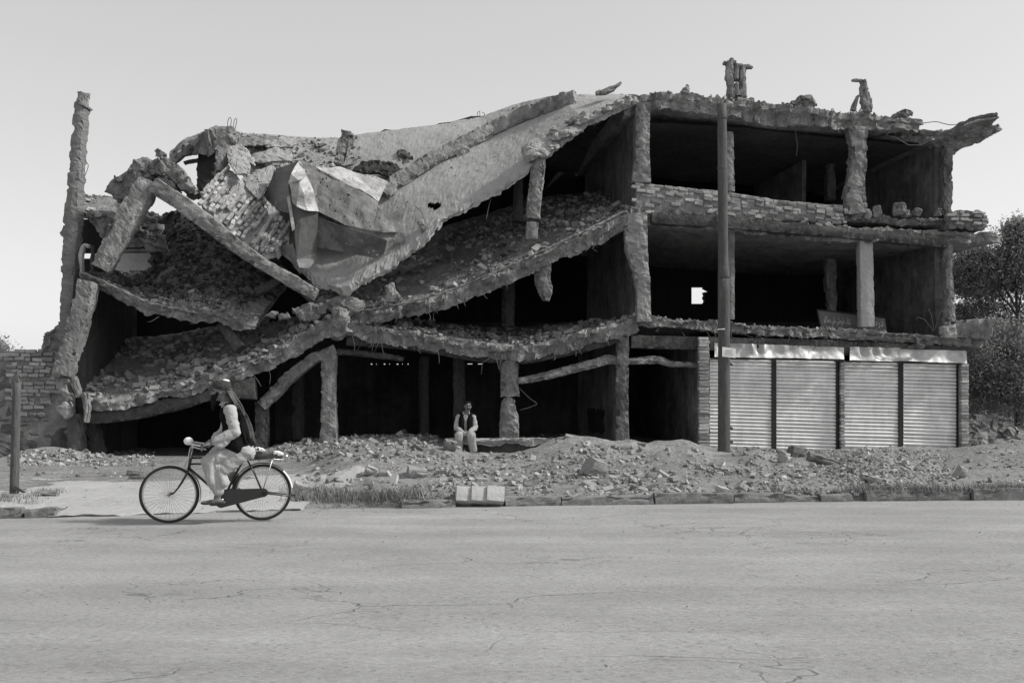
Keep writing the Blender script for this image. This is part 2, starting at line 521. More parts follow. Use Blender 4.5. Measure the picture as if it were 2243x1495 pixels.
def rocks_geo(pts, size, seed):
    r = np.random.default_rng(seed)
    pts = np.asarray(pts); n = len(pts)
    R = rot_mats(n, r) * np.asarray(size)[:, None, None]
    which = r.integers(0, len(ROCKS), n)
    V, Fc, off = [], [], 0
    for k, (rv, rf) in enumerate(ROCKS):
        idx = np.where(which == k)[0]
        if not len(idx): continue
        v = np.einsum('nij,vj->nvi', R[idx], rv) + pts[idx][:, None, :]
        f = rf[None] + (np.arange(len(idx)) * len(rv))[:, None, None] + off
        V.append(v.reshape(-1, 3)); Fc.append(f.reshape(-1, 3)); off += v.shape[0] * v.shape[1]
    return np.concatenate(V), np.concatenate(Fc)

def tri_obj(name, V, Fc, m, parent=None, smooth=False):
    me = bpy.data.meshes.new(name)
    nv, nf, k = len(V), len(Fc), Fc.shape[1]
    me.vertices.add(nv); me.vertices.foreach_set('co', np.ascontiguousarray(V, dtype=np.float32).ravel())
    me.loops.add(nf * k); me.loops.foreach_set('vertex_index', np.ascontiguousarray(Fc, dtype=np.int32).ravel())
    me.polygons.add(nf); me.polygons.foreach_set('loop_start', np.arange(0, nf * k, k, dtype=np.int32))
    me.polygons.foreach_set('use_smooth', np.full(nf, smooth))
    me.update(calc_edges=True); me.validate()
    me.materials.append(m)
    return link(bpy.data.objects.new(name, me), parent)

def scatter(name, T, n, smin, smax, m, parent, seed, u=(0, 1), v=(0, 1), lift=0.0, vpow=1.0):
    """loose rubble lying on a slab surface (grid of points)"""
    r = np.random.default_rng(seed)
    N0, N1 = T.shape[:2]
    uu = (u[0] + (u[1] - u[0]) * r.random(n)) * (N0 - 1.001)
    width = np.linalg.norm(T[:, -1] - T[:, 0], axis=1).mean()
    arc = np.concatenate([[0], np.cumsum(np.linalg.norm(np.diff(T.mean(0), axis=0), axis=1))]); arc /= arc[-1]
    vvv = v[0] + (v[1] - v[0]) * r.random(n) ** vpow
    vv = np.interp(vvv, arc, np.arange(N1)); vv = np.minimum(vv, N1 - 1.001)
    i, j = uu.astype(int), vv.astype(int); a, b = (uu - i)[:, None], (vv - j)[:, None]
    p = T[i, j] * (1 - a) * (1 - b) + T[i + 1, j] * a * (1 - b) + T[i, j + 1] * (1 - a) * b + T[i + 1, j + 1] * a * b
    s = smin * (smax / smin) ** (r.random(n) ** 3.6)
    dens = fbm(p * 0.9, seed, 3)
    ok = dens > -0.15 + r.normal(0, 0.28, n)
    p, s = p[ok], s[ok]
    p[:, 2] += s * 0.25 + lift * r.random(len(s)) * np.clip(dens[ok] + 0.4, 0, 1)
    V, Fc = rocks_geo(p, s, seed)
    o = tri_obj(name, V, Fc, m, parent)
    o['kind'] = 'stuff'
    return o
# ================================================================== the setting: ground, road, verge, kerb
KX = np.array([-60, -14, -6.6, -4.6, -3.0, -1.0, 0.5, 3.9, 7.7, 16, 60.0])
KY = np.array([6.0, 11.2, 12.42, 12.85, 13.2, 13.5, 13.77, 14.18, 14.42, 14.9, 17.0])
def kerb_y(x): return np.interp(x, KX, KY)
CREST_PX = np.array([-400, 0, 560, 640, 700, 760, 850, 900, 985, 1020, 1060, 1150, 1200, 1245, 1290, 1340, 1400, 1500, 1560, 1610, 1650, 1700, 1760, 1820, 1880, 1950, 2010, 2070, 2150, 2400, 2900.0])
CREST_Z = np.array([.05, .05, .06, .15, .33, .40, .45, .52, .50, .36, .36, .42, .62, .74, .68, .62, .56, .58, .44, .40, .45, .30, .26, .30, .46, .52, .36, .10, .12, .2, .2])
def sstep(a, b, x):
    t = np.clip((x - a) / (b - a), 0, 1); return t * t * (3 - 2 * t)
def verge_h(X, Y):
    X = np.asarray(X, float); Y = np.asarray(Y, float)
    px = CX + FOC * X / np.maximum(Y, 5)
    k = kerb_y(X)
    yc = np.where(px < 1700, 19.3, 18.2)
    c = np.interp(px, CREST_PX, CREST_Z)
    base = np.interp(px, [0, 640, 900, 3000], [0.02, 0.03, 0.12, 0.12])
    up = sstep(0, 1, (Y - k - 0.5) / (yc - k - 0.5))
    dn = 1 - 0.68 * sstep(yc + 0.2, yc + 2.0, Y)
    h = base + np.maximum(c - base, -0.05) * up * dn
    # crossing at the edge of the road, driveway and the two low debris piles
    left = 1 - sstep(620, 760, px)
    h = h * (1 - left) + left * (0.012 + 0.05 * sstep(0, 1.6, Y - k))
    q = np.stack([X, Y, np.zeros_like(X)], -1).reshape(-1, 3)
    sh = X.shape
    n1 = fbm(q * 0.9, 3, 4).reshape(sh); n2 = fbm(q * 3.3, 9, 3).reshape(sh)
    rough = np.clip((h - 0.03) / 0.2, 0.12, 1)
    h = h + n1 * 0.08 * rough * up + n2 * 0.045 * rough * np.clip(Y - k - 0.05, 0, 1)
    px2, py2 = (110 - CX) / FOC * 21.6, 21.4
    h = h + 0.30 * np.exp(-((X - px2) / 0.9) ** 2 - ((Y - py2) / 0.7) ** 2)
    h = h + 0.35 * np.exp(-((X + 4.9) / 1.5) ** 2 - ((Y - 23.6) / 1.2) ** 2) + 0.12 * np.exp(-((X + 8) / 2.5) ** 2 - ((Y - 21.8) / 0.6) ** 2)
    h = h + 0.35 * np.exp(-((X + 3.2) / 1.2) ** 2 - ((Y - 25.0) / 1.5) ** 2)
    # heaps of earth beyond the right end of the building
    h = h + 0.30 * np.exp(-((X - 14.2) / 1.9) ** 2 - ((Y - 28.0) / 1.6) ** 2) + 0.2 * np.exp(-((X - 12.6) / 1.3) ** 2 - ((Y - 24.3) / 1.0) ** 2) + 0.3 * np.exp(-((X - 10.9) / 1.4) ** 2 - ((Y - 20.4) / 0.9) ** 2)
    h = np.minimum(h, np.where(Y > 22.9 + K_F * X, 0.5, 9) + np.where(X > 11, 9, 0))
    return h

gv = np.array([(-900, -200, -0.06), (900, -200, -0.06), (900, 1500, -0.06), (-900, 1500, -0.06)], float)
tag(obj('ground', gv, [(0, 1, 2, 3)], M['dirt']), kind='structure')

# road: slightly uneven sheet up to the kerb line
xs = np.concatenate([np.linspace(-60, -14, 24)[:-1], np.linspace(-14, 16, 151)[:-1], np.linspace(16, 60, 23)])
ts = np.concatenate([np.linspace(0, 0.35, 8)[:-1], np.linspace(0.35, 1, 70)])
V = []
for x in xs:
    ye = kerb_y(x) + 0.16
    V.append(np.stack([np.full(len(ts), x), -25 + (ye + 25) * ts, np.zeros(len(ts))], 1))
V = np.concatenate(V)
V[:, 2] += 0.012 * fbm(V * np.array([0.25, 0.5, 1]), 21, 3) - 0.012
k = len(ts)
faces = [(i * k + j, (i + 1) * k + j, (i + 1) * k + j + 1, i * k + j + 1) for i in range(len(xs) - 1) for j in range(k - 1)]
tag(obj('road', V, faces, M['asphalt'], smooth=True), kind='structure')

# verge: trampled earth and heaped spoil between kerb and building
xs = np.concatenate([np.linspace(-60, -13, 30)[:-1], np.linspace(-13, 16, 330)[:-1], np.linspace(16, 60, 30)])
tt = np.concatenate([np.linspace(0, 10, 120)[:-1], np.linspace(10, 34, 70)])
X, TT = np.meshgrid(xs, tt, indexing='ij')
Y = kerb_y(X) + 0.10 + TT
Z = verge_h(X, Y)
Z[:, 0] = -.08
V = np.stack([X, Y, Z], -1).reshape(-1, 3)
k = len(tt)
ii, jj = np.meshgrid(np.arange(len(xs) - 1), np.arange(k - 1), indexing='ij')
a = (ii * k + jj).ravel()
F4 = np.stack([a, a + k, a + k + 1, a + 1], 1)
verge = tag(tri_obj('verge', V, F4, M['dirt'], smooth=True), kind='structure')
SURF['verge/bvh'] = (V, [tuple(q) for q in F4])
VERGE = BVHTree.FromPolygons(V.tolist(), [tuple(q) for q in F4.tolist()])

# kerb: separate stones, broken and tilted
kerb = bpy.data.objects.new('kerb', None); link(kerb); tag(kerb, kind='structure')
def kerb_stone(px0, px1, top=0.13, dy=0.0, tilt=0.0, w=0.2, seed=0, amp=0.02):
    def xk(p):
        x = 0.0
        for _ in range(12): x = (p - CX) / FOC * float(kerb_y(x))
        return x
    x0, x1 = xk(px0), xk(px1)
    a = np.array([x0, kerb_y(x0) + 0.05 + dy, top / 2 - 0.05]); b = np.array([x1, kerb_y(x1) + 0.05 + dy, top / 2 - 0.05 + tilt])
    v, f = post_geo([a, b], top + 0.1, w, ds=0.08, amp=amp, freq=4, seed=seed)
    return obj('kerb_stone', v, f, M['kerb'], kerb)
for i, (p0, p1, tp, dy, ti) in enumerate([(880, 996, .10, .05, 0), (1104, 1226, .145, 0, 0), (1230, 1428, .150, -.06, .01), (1432, 1602, .150, 0, 0), (1606, 1716, .145, .03, 0),
                                          (1719, 1796, .12, .05, -.02), (1800, 1868, .10, .09, 0), (1900, 2010, .16, .10, 0), (2014, 2130, .17, .10, 0), (2134, 2262, .17, .10, 0), (2266, 2400, .17, .1, 0),
                                          (60, 125, .13, -.1, .02), (-20, 52, .12, -.02, 0), (-160, -26, .12, 0, 0)]):
    kerb_stone(p0, p1, tp * (1 - .12 * (i % 3)), dy + .03 * ((i * 7) % 3 - 1), ti, seed=40 + i, amp=.028)
# pale concrete crossing of the driveway
fr = np.array([[x, kerb_y(x) - 0.12, 0.010] for x in np.linspace(-6.02, -2.9, 12)])
bk = np.array([[x, kerb_y(x) + 0.55, 0.05] for x in np.linspace(-6.02, -2.9, 12)])
cr = slab('driveway', fr, bk, 0.12, mat('driveway_concrete', 0.36, var=0.12, fvar=0.15, bump=0.4, crack=0.4), None, ds=0.1, amp=0.006, edge=0.015, rag=0.1, K=2, seed=9)
tag(cr, kind='structure')

# pale dusty track where vehicles cross the verge
xs = np.linspace(-9.2, -2.2, 150); tt = np.linspace(.45, 6.2, 110)
X, TT = np.meshgrid(xs, tt, indexing='ij'); Y = kerb_y(X) + .1 + TT
Z = verge_h(X, Y) + .007
V = np.stack([X, Y, Z], -1).reshape(-1, 3); k = len(tt)
ii, jj = np.meshgrid(np.arange(len(xs) - 1), np.arange(k - 1), indexing='ij'); a = (ii * k + jj).ravel()
F4 = np.stack([a, a + k, a + k + 1, a + 1], 1)
cen = V[F4].mean(1)
keep = (np.clip((cen[:, 0] + 9.0) / 1.5, 0, 1) * np.clip((-2.4 - cen[:, 0]) / 1.2, 0, 1) * np.clip((kerb_y(cen[:, 0]) + 5.6 - cen[:, 1]) / 2.5, 0, 1)) + .55 * fbm(cen * np.array([.7, 1.4, 0]), 91, 4) > .42
tag(tri_obj('path', V, F4[keep], M['palepath'], smooth=True), kind='structure')
# ================================================================== the ruined building
bld = thing('ruined_building', P(1121, 1007), 'three storey concrete and brick ruin whose left half has collapsed into folded slabs', 'building')
CO, PA, SC, SP, PL = M['concrete'], M['pale'], M['sooty'], M['soot'], M['plaster']

def front_line(seq): return PS(seq)
def straight_back(pts, d, dz=0.0):
    q = back(pts, d); q[:, 2] += dz; return q

# ---- right, standing part: roof, two floors
fr = PS([(1372, 212, 0), (1458, 197, -.05), (1580, 214, -.05), (1687, 227, -.05), (1868, 243, -.05), (2028, 262, -.05)])
roof = slab('roof_slab', fr, straight_back(fr, 7.0), [.46, .42, .40, .46, .42, .26], CO, bld, seed=3, rag=.16, edge=.055, amp=.015, K=6, lip=.10)
# added skin under the slab, ceiling shade put into its dark colour
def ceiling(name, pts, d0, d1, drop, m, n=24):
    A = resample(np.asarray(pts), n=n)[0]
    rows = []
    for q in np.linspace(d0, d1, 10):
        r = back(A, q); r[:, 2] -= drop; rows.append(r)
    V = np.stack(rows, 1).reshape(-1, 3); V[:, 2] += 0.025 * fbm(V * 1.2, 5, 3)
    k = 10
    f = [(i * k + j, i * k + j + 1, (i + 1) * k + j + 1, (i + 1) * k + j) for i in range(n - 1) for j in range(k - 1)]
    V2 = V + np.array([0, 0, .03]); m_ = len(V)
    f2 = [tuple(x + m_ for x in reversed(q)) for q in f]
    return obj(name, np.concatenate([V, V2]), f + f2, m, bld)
ceiling('ceiling', PS([(1430, 255, 0), (1600, 262, 0), (1800, 285, 0), (2040, 305, 0)]), .5, 6.4, .02, SC)
# overhanging torn corner of the roof
fr = PS([(1900, 262, .2), (2012, 284, .1), (2060, 290, 0), (2104, 284, -.1), (2150, 283, -.2), (2188, 279, -.3)])
bk = back(fr, 6.9); bk[:, 2] += [0, .0, -.05, .05, .2, .3]
slab('roof_corner_slab', fr, bk, [.25, .22, .20, .18, .15, .12], CO, bld, seed=13, rag=.5, edge=.08, K=3)
chunk('torn_roof_corner', [(2008, 284), (2050, 288), (2088, 283), (2106, 269), (2135, 257), (2163, 249), (2187, 246), (2184, 262), (2170, 272), (2182, 279), (2178, 293), (2147, 309), (2118, 322), (2088, 336), (2066, 340), (2040, 312)], -.1, .22, CO, bld, amp=.035, seed=8, gy=.9, gx=-.25)
post('roof_edge_beam', [(2110, 276, -.45), (2140, 265, -.5), (2186, 258, -.55)], [5, 6, 4], .12, CO, bld, amp=.02, seed=18)
chunk('concrete_lump', [(2178, 276), (2190, 272), (2197, 282), (2186, 288)], -.3, .2, CO, bld, amp=.04, seed=4)
tube('rebar', PS([(1960, 300, -.1), (1990, 318, -.2), (2020, 318, -.25), (2060, 292, -.3), (2090, 280, -.2)]), .012, M['rust'], bld, ds=.1)
tube('rebar', PS([(2020, 270, -.1), (2050, 266, -.2), (2080, 274, -.2), (2120, 270, -.3)]), .010, M['rust'], bld, ds=.1)

# second floor slab, brick parapet above it
fr = PS([(1380, 452, 0), (1500, 462, -.06), (1600, 472, -.1), (1750, 486, -.1), (1880, 496, -.1), (2000, 502, -.1), (2085, 506, -.1), (2192, 515, -.15)])
slab('floor_slab', fr, straight_back(fr, 7.0), [.34, .36, .38, .36, .36, .30, .28, .16], CO, bld, seed=21, rag=.16, edge=.06, K=6, lip=.09)
fr = PS([(1842, 470, .05), (1950, 476, 0), (2060, 482, 0), (2150, 494, 0)])
slab('floor_edge_layer', fr, straight_back(fr, 1.2), .13, CO, bld, seed=23, rag=.3, edge=.06, K=3)
post('floor_beam', [(1425, 478, .05), (1600, 490, .05), (1880, 514, .05), (2070, 530, .05)], [26, 26, 24, 30], .35, SC, bld, amp=.03, seed=33)
# first floor slab
fr = PS([(1400, 692, 0), (1500, 700, -.04), (1600, 708, -.05), (1750, 717, -.05), (1900, 722, -.05), (2010, 733, -.05), (2100, 738, -.05), (2160, 742, -.05)])
slab('floor_slab', fr, straight_back(fr, 7.0), [.24, .20, .22, .24, .24, .22, .22, .2], CO, bld, seed=27, rag=.14, edge=.055, K=5)
V, f = post_geo(PS([(2062, 722, .3), (2120, 720, .1), (2168, 722, -.1)]), [.40, .48, .56], [.45, .5, .55], amp=.05, seed=61)
obj('beam_stub', V, f, CO, bld)
chunk('concrete_lump', [(2066, 716), (2092, 712), (2096, 738), (2070, 740)], -.25, .2, PA, bld, amp=.03, seed=5)
post('torn_flap', [(1862, 738, -.1), (1960, 744, -.2), (2010, 742, -.2)], [8, 10, 8], .03, M['rust'], bld, amp=.03, seed=6)
chunk('torn_flap', [(2004, 738), (2038, 734), (2034, 756), (2022, 762), (2010, 764)], -.25, .05, M['rust'], bld, amp=.03, seed=7)

# columns and walls of the standing part
def col(pts, w, dep, m=CO, name='column', **kw): return post(name, pts, w, dep, m, bld, **kw)
col([(1406, 228, .15), (1407, 300, .15), (1406, 350, .15), (1404, 402, .15)], [34, 31, 32, 44], .4, seed=41, amp=.045)
col([(1390, 470, .1), (1393, 540, .1), (1404, 600, .1), (1409, 650, .1), (1408, 705, .1)], [54, 50, 34, 30, 34], .5, seed=42, amp=.06, m=mat('stony_mortar', .30, var=.35, fvar=.5, fscale=6, bump=1.0, bscale=7, bdist=.08))
col([(1594, 292, .35), (1596, 420, .35)], [20, 24], .35, seed=43, amp=.05)
col([(1600, 485, .25), (1599, 700, .25)], [16, 16], .3, seed=44, amp=.015)
col([(1876, 280, .2), (1878, 330, .2), (1876, 380, .2), (1870, 420, .2), (1872, 470, .2)], [44, 34, 36, 42, 54], .42, seed=45, amp=.06)
col([(1893, 512, .2), (1897, 716, .2)], [30, 32], .30, seed=46, amp=.012, m=mat('cast_concrete', .36, var=.15, fvar=.25, fscale=22, bump=.6, bscale=30))
col([(1816, 300, 3.2), (1818, 440, 3.2)], [20, 18], .35, seed=47, amp=.03, m=PL)
col([(1819, 520, 3.2), (1818, 600, 3.2), (1822, 690, 3.2)], [20, 24, 18], .35, seed=48, amp=.05)
col([(2071, 330, .25), (2070, 474, .25)], [20, 22], .4, seed=49, amp=.04, m=PL)
col([(2071, 528, .25), (2074, 620, .25), (2078, 706, .25)], [22, 16, 22], .4, seed=50, amp=.05)

def side_wall(name, pxt, pyt, pxb, pyb, d0, d1, m, thick=.22, sgn=1, pits=0):
    """a partition running straight back from the front; traced top and bottom at the front"""
    a, b = P(pxt, pyt, 0), P(pxb, pyb, 0)
    nz = max(2, int(abs(a[2] - b[2]) / .2)); ny = max(2, int((d1 - d0) / .25))
    rows = []
    for i in range(nz + 1):
        p = a + (b - a) * i / nz
        rows.append([back(p, d0 + (d1 - d0) * j / ny) for j in range(ny + 1)])
    A = np.array(rows); k = ny + 1
    side = np.array([sgn, 0.1 * sgn, 0]) * thick
    V = np.concatenate([A.reshape(-1, 3), A.reshape(-1, 3) + side])
    V = V + vecnoise(V, 2.0, 5, 3) * .02
    n = (nz + 1) * k
    f = []
    for i in range(nz):
        for j in range(ny):
            q = (i * k + j, i * k + j + 1, (i + 1) * k + j + 1, (i + 1) * k + j)
            f.append(q); f.append(tuple(n + x for x in reversed(q)))
    for i in range(nz):
        for j in (0, ny):
            q = (i * k + j, (i + 1) * k + j); f.append((q[0], q[1], q[1] + n, q[0] + n))
    for j in range(ny):
        for i in (0, nz):
            q = (i * k + j, i * k + j + 1); f.append((q[0], q[1], q[1] + n, q[0] + n))
    return obj(name, V, f, m, bld)
side_wall('partition_wall', 1394, 230, 1394, 450, .3, 6.6, PL)
side_wall('partition_wall', 1394, 480, 1394, 700, .3, 6.6, PL)
side_wall('partition_wall', 1364, 730, 1364, 1010, .3, 6.0, PL)
side_wall('partition_wall', 1532, 750, 1532, 1010, .2, 6.0, PL)
side_wall('end_wall', 2066, 296, 2066, 505, .4, 6.9, PL)
side_wall('end_wall', 2064, 515, 2070, 748, .4, 6.9, PL)
side_wall('end_wall', 2106, 742, 2106, 1010, .35, 6.9, SC)
side_wall('partition_wall', 1860, 262, 1860, 490, 2.9, 6.6, PL, thick=.12)
# peeled poster on the ground floor partition
def onwall(d, z): 
    q = back(P(1364, 861, 0), d); return np.array([q[0] - .035, q[1], z])
prism('torn_poster', [onwall(2.0, .62), onwall(2.5, .50), onwall(3.0, .58), onwall(3.6, .46), onwall(4.2, .60), onwall(4.3, 1.16), onwall(3.3, 1.18), onwall(3.2, 1.02), onwall(2.9, 1.16), onwall(2.0, 1.14), onwall(2.3, .9)], (.012, 0, 0), mat('torn_poster_paper', .03, var=.9, scale=5, fvar=.5, bump=0), bld)
# rear walls, room shade put into their colour, with the one bright opening on the first floor
def rear(name, x0, y0, x1, y1, d, m=SP):
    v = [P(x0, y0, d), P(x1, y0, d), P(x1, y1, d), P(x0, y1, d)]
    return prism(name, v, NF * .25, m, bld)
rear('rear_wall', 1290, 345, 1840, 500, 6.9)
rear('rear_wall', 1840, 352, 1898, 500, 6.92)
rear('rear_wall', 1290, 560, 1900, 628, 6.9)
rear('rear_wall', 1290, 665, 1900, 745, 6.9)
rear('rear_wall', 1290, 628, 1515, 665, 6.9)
chunk('rear_wall_pier', [(1543, 627), (1600, 626), (1600, 667), (1541, 666), (1545, 658), (1541, 652), (1544, 646), (1541, 640), (1553, 638), (1553, 632), (1541, 631)], 6.9, .2, SP, bld, amp=.004, ds=.04)
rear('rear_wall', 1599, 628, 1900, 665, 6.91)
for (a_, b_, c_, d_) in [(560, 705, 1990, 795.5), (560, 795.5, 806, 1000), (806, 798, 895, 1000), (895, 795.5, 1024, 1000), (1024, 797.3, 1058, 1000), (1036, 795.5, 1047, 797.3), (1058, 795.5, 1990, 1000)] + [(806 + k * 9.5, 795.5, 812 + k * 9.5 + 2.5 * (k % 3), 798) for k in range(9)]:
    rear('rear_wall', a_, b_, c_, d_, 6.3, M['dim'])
rear('rear_wall', 860, 345, 1100, 492, 6.42)
rear('rear_wall', 590, 505, 790, 720, 3.7)
rear('rear_wall', 178, 480, 246, 552, 1.9)  # added dark sheets stand in for the shaded recess by the end column
rear('rear_wall', 178, 566, 246, 606, 1.9)
rear('rear_wall', 214, 548, 246, 570, 1.92)
chunk('rubble_mass', [(330, 590), (332, 486), (340, 474), (352, 478), (362, 468), (374, 472), (384, 462), (398, 466), (400, 590)], 3.7, .5, M['rubble_dk'], bld, amp=.10, seed=333)  # added to close the gap, its shade put into the colour
rear('rear_wall', 236, 520, 372, 552, 3.95)  # added dark sheet stands in for the shaded gap over the pale wall
# interior lower back for the middle bays
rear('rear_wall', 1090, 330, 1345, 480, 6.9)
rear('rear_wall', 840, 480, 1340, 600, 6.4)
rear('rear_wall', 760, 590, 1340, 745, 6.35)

# ---- ground floor front: brick pillars, shutters, fascia
# brick pieces: four shared meshes
def brick_mesh(k, l=.225, w=.11, h=.07):
    r = np.random.default_rng(100 + k)
    bm = bmesh.new()
    bmesh.ops.create_cube(bm, size=1.0)
    for v in bm.verts: v.co = Vector((v.co.x * l, v.co.y * w, v.co.z * h)) + Vector(r.normal(0, .005, 3))
    bmesh.ops.bevel(bm, geom=bm.edges[:], offset=.009, segments=1, affect='EDGES')
    me = bpy.data.meshes.new('brick'); bm.to_mesh(me); bm.free()
    me.materials.append(M['brick']); return me
BRICKS = [brick_mesh(k) for k in range(6)]
BRICKS_S = [brick_mesh(20 + k, l=.11) for k in range(4)]
ANG_F = math.atan(K_F)
nb = [0]
def brick_course(x0, x1, py_of, h, parent, d, keep, rr, jitter=.010, tilt=.02, first=0.0, py_par=None, length=.235):
    """one course of bricks between picture columns at the height py_of(px)"""
    a, b = P(x0, py_of(x0), d), P(x1, py_of(x1), d)
    Lr = np.linalg.norm(b - a); u = (b - a) / Lr
    s = first
    slope = math.atan2(u[2], math.hypot(u[0], u[1]))
    while s < Lr - .03:
        short = rr.random() < .18
        l = (.12 if short else length) * 1.0
        if s + l > Lr + .06: short = True; l = .12
        c = a + u * (s + l / 2)
        px = CX + FOC * c[0] / c[1]
        if keep(px, rr):
            me = rr.choice(BRICKS_S if short else BRICKS)
            c = c + np.array([0, rr.normal(0, jitter), rr.normal(0, jitter * .4)])
            inst('brick', me, parent, c, (rr.normal(0, tilt), -slope + rr.normal(0, tilt), ANG_F + rr.normal(0, tilt * 1.5)), (1, 1, h / .076))
            nb[0] += 1
        s += l + .012
class RR(np.random.Generator): pass
rb = np.random.default_rng(77)
class _R:
    def random(self): return rb.random()
    def normal(self, a, b): return rb.normal(a, b)
    def choice(self, seq): return seq[int(rb.integers(0, len(seq)))]
rr = _R()

# parapet of the top floor: rough core with bricks showing proud on its face
def parapet_top(px): return np.interp(px, [1395, 1420, 1570, 1600, 1640, 1740, 1830, 1860], [399, 396, 412, 430, 433, 441, 447, 462])
pp = post('parapet', [(1392, 434, .135), (1580, 450, .135), (1700, 462, .135), (1842, 470, .135)], [66, 62, 48, 40], .2, M['mortar'], bld, amp=.05, seed=71)
for c in range(9):
    off = 4 + c * 7.3
    brick_course(1394, 1850, lambda x: parapet_top(x) + off + (0 if x < 1600 else -c * 1.2), .080, pp, .06 + .02 * math.sin(c * 2.1),
                 (lambda px, r, c=c: (r.random() < (.93 if c < 2 else (.74 if c < 5 else .45))) and not (1430 < px < 1475 and c > 3 and r.random() < .8)), rr, jitter=.026, tilt=.045, first=-(c % 2) * .11 - .05 * rb.random())
# parapet remains at the right corner
pr = chunk('parapet_remnant', [(2078, 470), (2100, 461), (2148, 463), (2158, 480), (2166, 500), (2080, 500)], -.02, .5, M['mortar'], bld, amp=.05, seed=72)
for c in range(4):
    brick_course(2080, 2162, lambda x: 464 + c * 8 + (x - 2080) * .03, .07, pr, -.12, lambda px, r: r.random() < .85, rr, jitter=.02, tilt=.04, first=-(c % 2) * .11)
for (x, y, s) in [(1922, 462, 9), (1975, 455, 11), (1990, 466, 8), (2010, 460, 7), (1900, 470, 10), (2058, 462, 7)]:
    chunk('parapet_remnant', [(x - s, y + s), (x - s * .7, y - s), (x + s * .6, y - s * 1.1), (x + s, y + s)], .05, .2, CO, bld, amp=.05, seed=int(x))

# brick pillars framing the shops
def pillar(x0, x1, y0, y1, d, m=M['mortar']):
    xm = (x0 + x1) / 2
    a = P(xm, y0, d); b = P(xm, y1, d)
    w = (x1 - x0) * a[1] / FOC
    V, f = post_geo([a, b], w - .03, .24, ds=.3, amp=.006, seed=int(x0))
    p = obj('brick_pillar', V, f, m, bld)
    n = int((a[2] - b[2]) / .083)
    for c in range(n):
        z = b[2] + .045 + c * .083
        nbk = max(1, round(w / .235)); lw = w / nbk
        offs = [(k + .5) * lw - w / 2 for k in range(nbk)]
        for o_ in offs:
            if rr.random() < .97:
                cc = np.array([a[0] + (b[0] - a[0]) * (a[2] - z) / (a[2] - b[2]) + o_ + rr.normal(0, .006), a[1] - .10 + rr.normal(0, .008), z])
                sx = (lw - .012) / .225 * (1 if c % 2 else .94)
                inst('brick', rr.choice(BRICKS), p, cc, (0, rr.normal(0, .012), ANG_F + rr.normal(0, .02)), (sx, 1, 1.0))
    return p
pillar(1527, 1552, 738, 992, .05)
pillar(1836, 1847, 792, 1000, .12)
pillar(2098, 2117, 795, 1014, .05)

# lintel over shops and dark gap behind the fascia
post('lintel', [(1380, 748, .2), (1530, 752, .2), (1860, 762, .2), (2110, 775, .2)], [30, 30, 34, 30], .3, SC, bld, amp=.02, seed=81)
# roller shutters
def slat_mesh(wid, h):
    prof = [(-.030, 0), (-.004, .06), (.016, .20), (.026, .45), (.022, .72), (.002, .92), (-.030, 1.0)]
    V, nseg = [], 6
    for i in range(nseg + 1):
        x = -wid / 2 + wid * i / nseg
        for (y, z) in prof: V.append((x, -y, z * h))
    k = len(prof)
    f = [(i * k + j, (i + 1) * k + j, (i + 1) * k + j + 1, i * k + j + 1) for i in range(nseg) for j in range(k - 1)]
    return mesh('slat', np.array(V), f, M['shutter'], True)
SH = [(1554, 1690, 783, 787, 979, 983), (1700, 1832, 787, 790, 984, 988), (1848, 1968, 790, 793, 988, 991), (1978, 2096, 793, 796, 991, 995)]
for si, (x0, x1, t0, t1, b0, b1) in enumerate(SH):
    TL, TR, BL, BR = P(x0, t0, .10), P(x1, t1, .10), P(x0, b0, .10), P(x1, b1, .10)
    sh = prism('roller_shutter', [BL + NF * .05, BR + NF * .05, TR + NF * .05, TL + NF * .05], NF * .02, M['darkmetal'], bld)
    wid = np.linalg.norm(BR - BL); n = 25
    H = ((TL[2] + TR[2]) - (BL[2] + BR[2])) / 2
    me = slat_mesh(wid, H / n * .985)
    tilt = math.atan2(BR[2] - BL[2], BR[0] - BL[0]); tiltt = math.atan2(TR[2] - TL[2], TR[0] - TL[0])
    for c in range(n):
        w = c / n
        cc = (BL + BR) / 2 * (1 - w) + (TL + TR) / 2 * w
        cc = cc + np.array([0, rr.normal(0, .002), 0])
        inst('slat', me, sh, cc, (rr.normal(0, .035), -(tilt * (1 - w) + tiltt * w), ANG_F), (1, 1, 1))
    prism('bottom_rail', [BL + [0, -.03, -.07], BR + [0, -.03, -.07], BR + [0, -.03, -.002], TL * 0 + BL + [0, -.03, -.002]], NF * .04, mat('rail_metal', .3, rough=.5, metal=.4), sh)
for si, (x0, x1, t0, t1, b0, b1) in enumerate(SH):
    shn = 'roller_shutter' if si == 0 else 'roller_shutter.%03d' % si
    for q_ in (.42, .58):
        hx, hy = x0 + (x1 - x0) * q_, b0 + (b1 - b0) * q_ - 3
        tube('handle', [P(hx - 3, hy, .06), P(hx - 3, hy, .03), P(hx + 3, hy, .03), P(hx + 3, hy, .06)], .008, M['rust'], bpy.data.objects[shn], ns=5)
def guide(x0, x1, y0, y1, d=.055):
    prism('shutter_guide', [P(x0, y1, d), P(x1, y1, d), P(x1, y0, d), P(x0, y0, d)], NF * .12, M['darkmetal'], bld)
guide(1690.5, 1699.5, 786, 996); guide(1832.3, 1836, 788, 998, .04); guide(1846, 1848, 790, 998, .04); guide(1968.4, 1977.6, 792, 1000); guide(1551, 1553.7, 782, 984); guide(2095.6, 2098, 796, 1002)
prism('door_sill', [P(1978, 1014, -.05), P(2096, 1016, -.05), P(2096, 999, -.05), P(1978, 996, -.05)], NF * .3, CO, bld)
prism('door_sill', [P(1700, 1006, -.02), P(1966, 1006, -.02), P(1966, 993, -.02), P(1700, 989, -.02)], NF * .25, SC, bld)
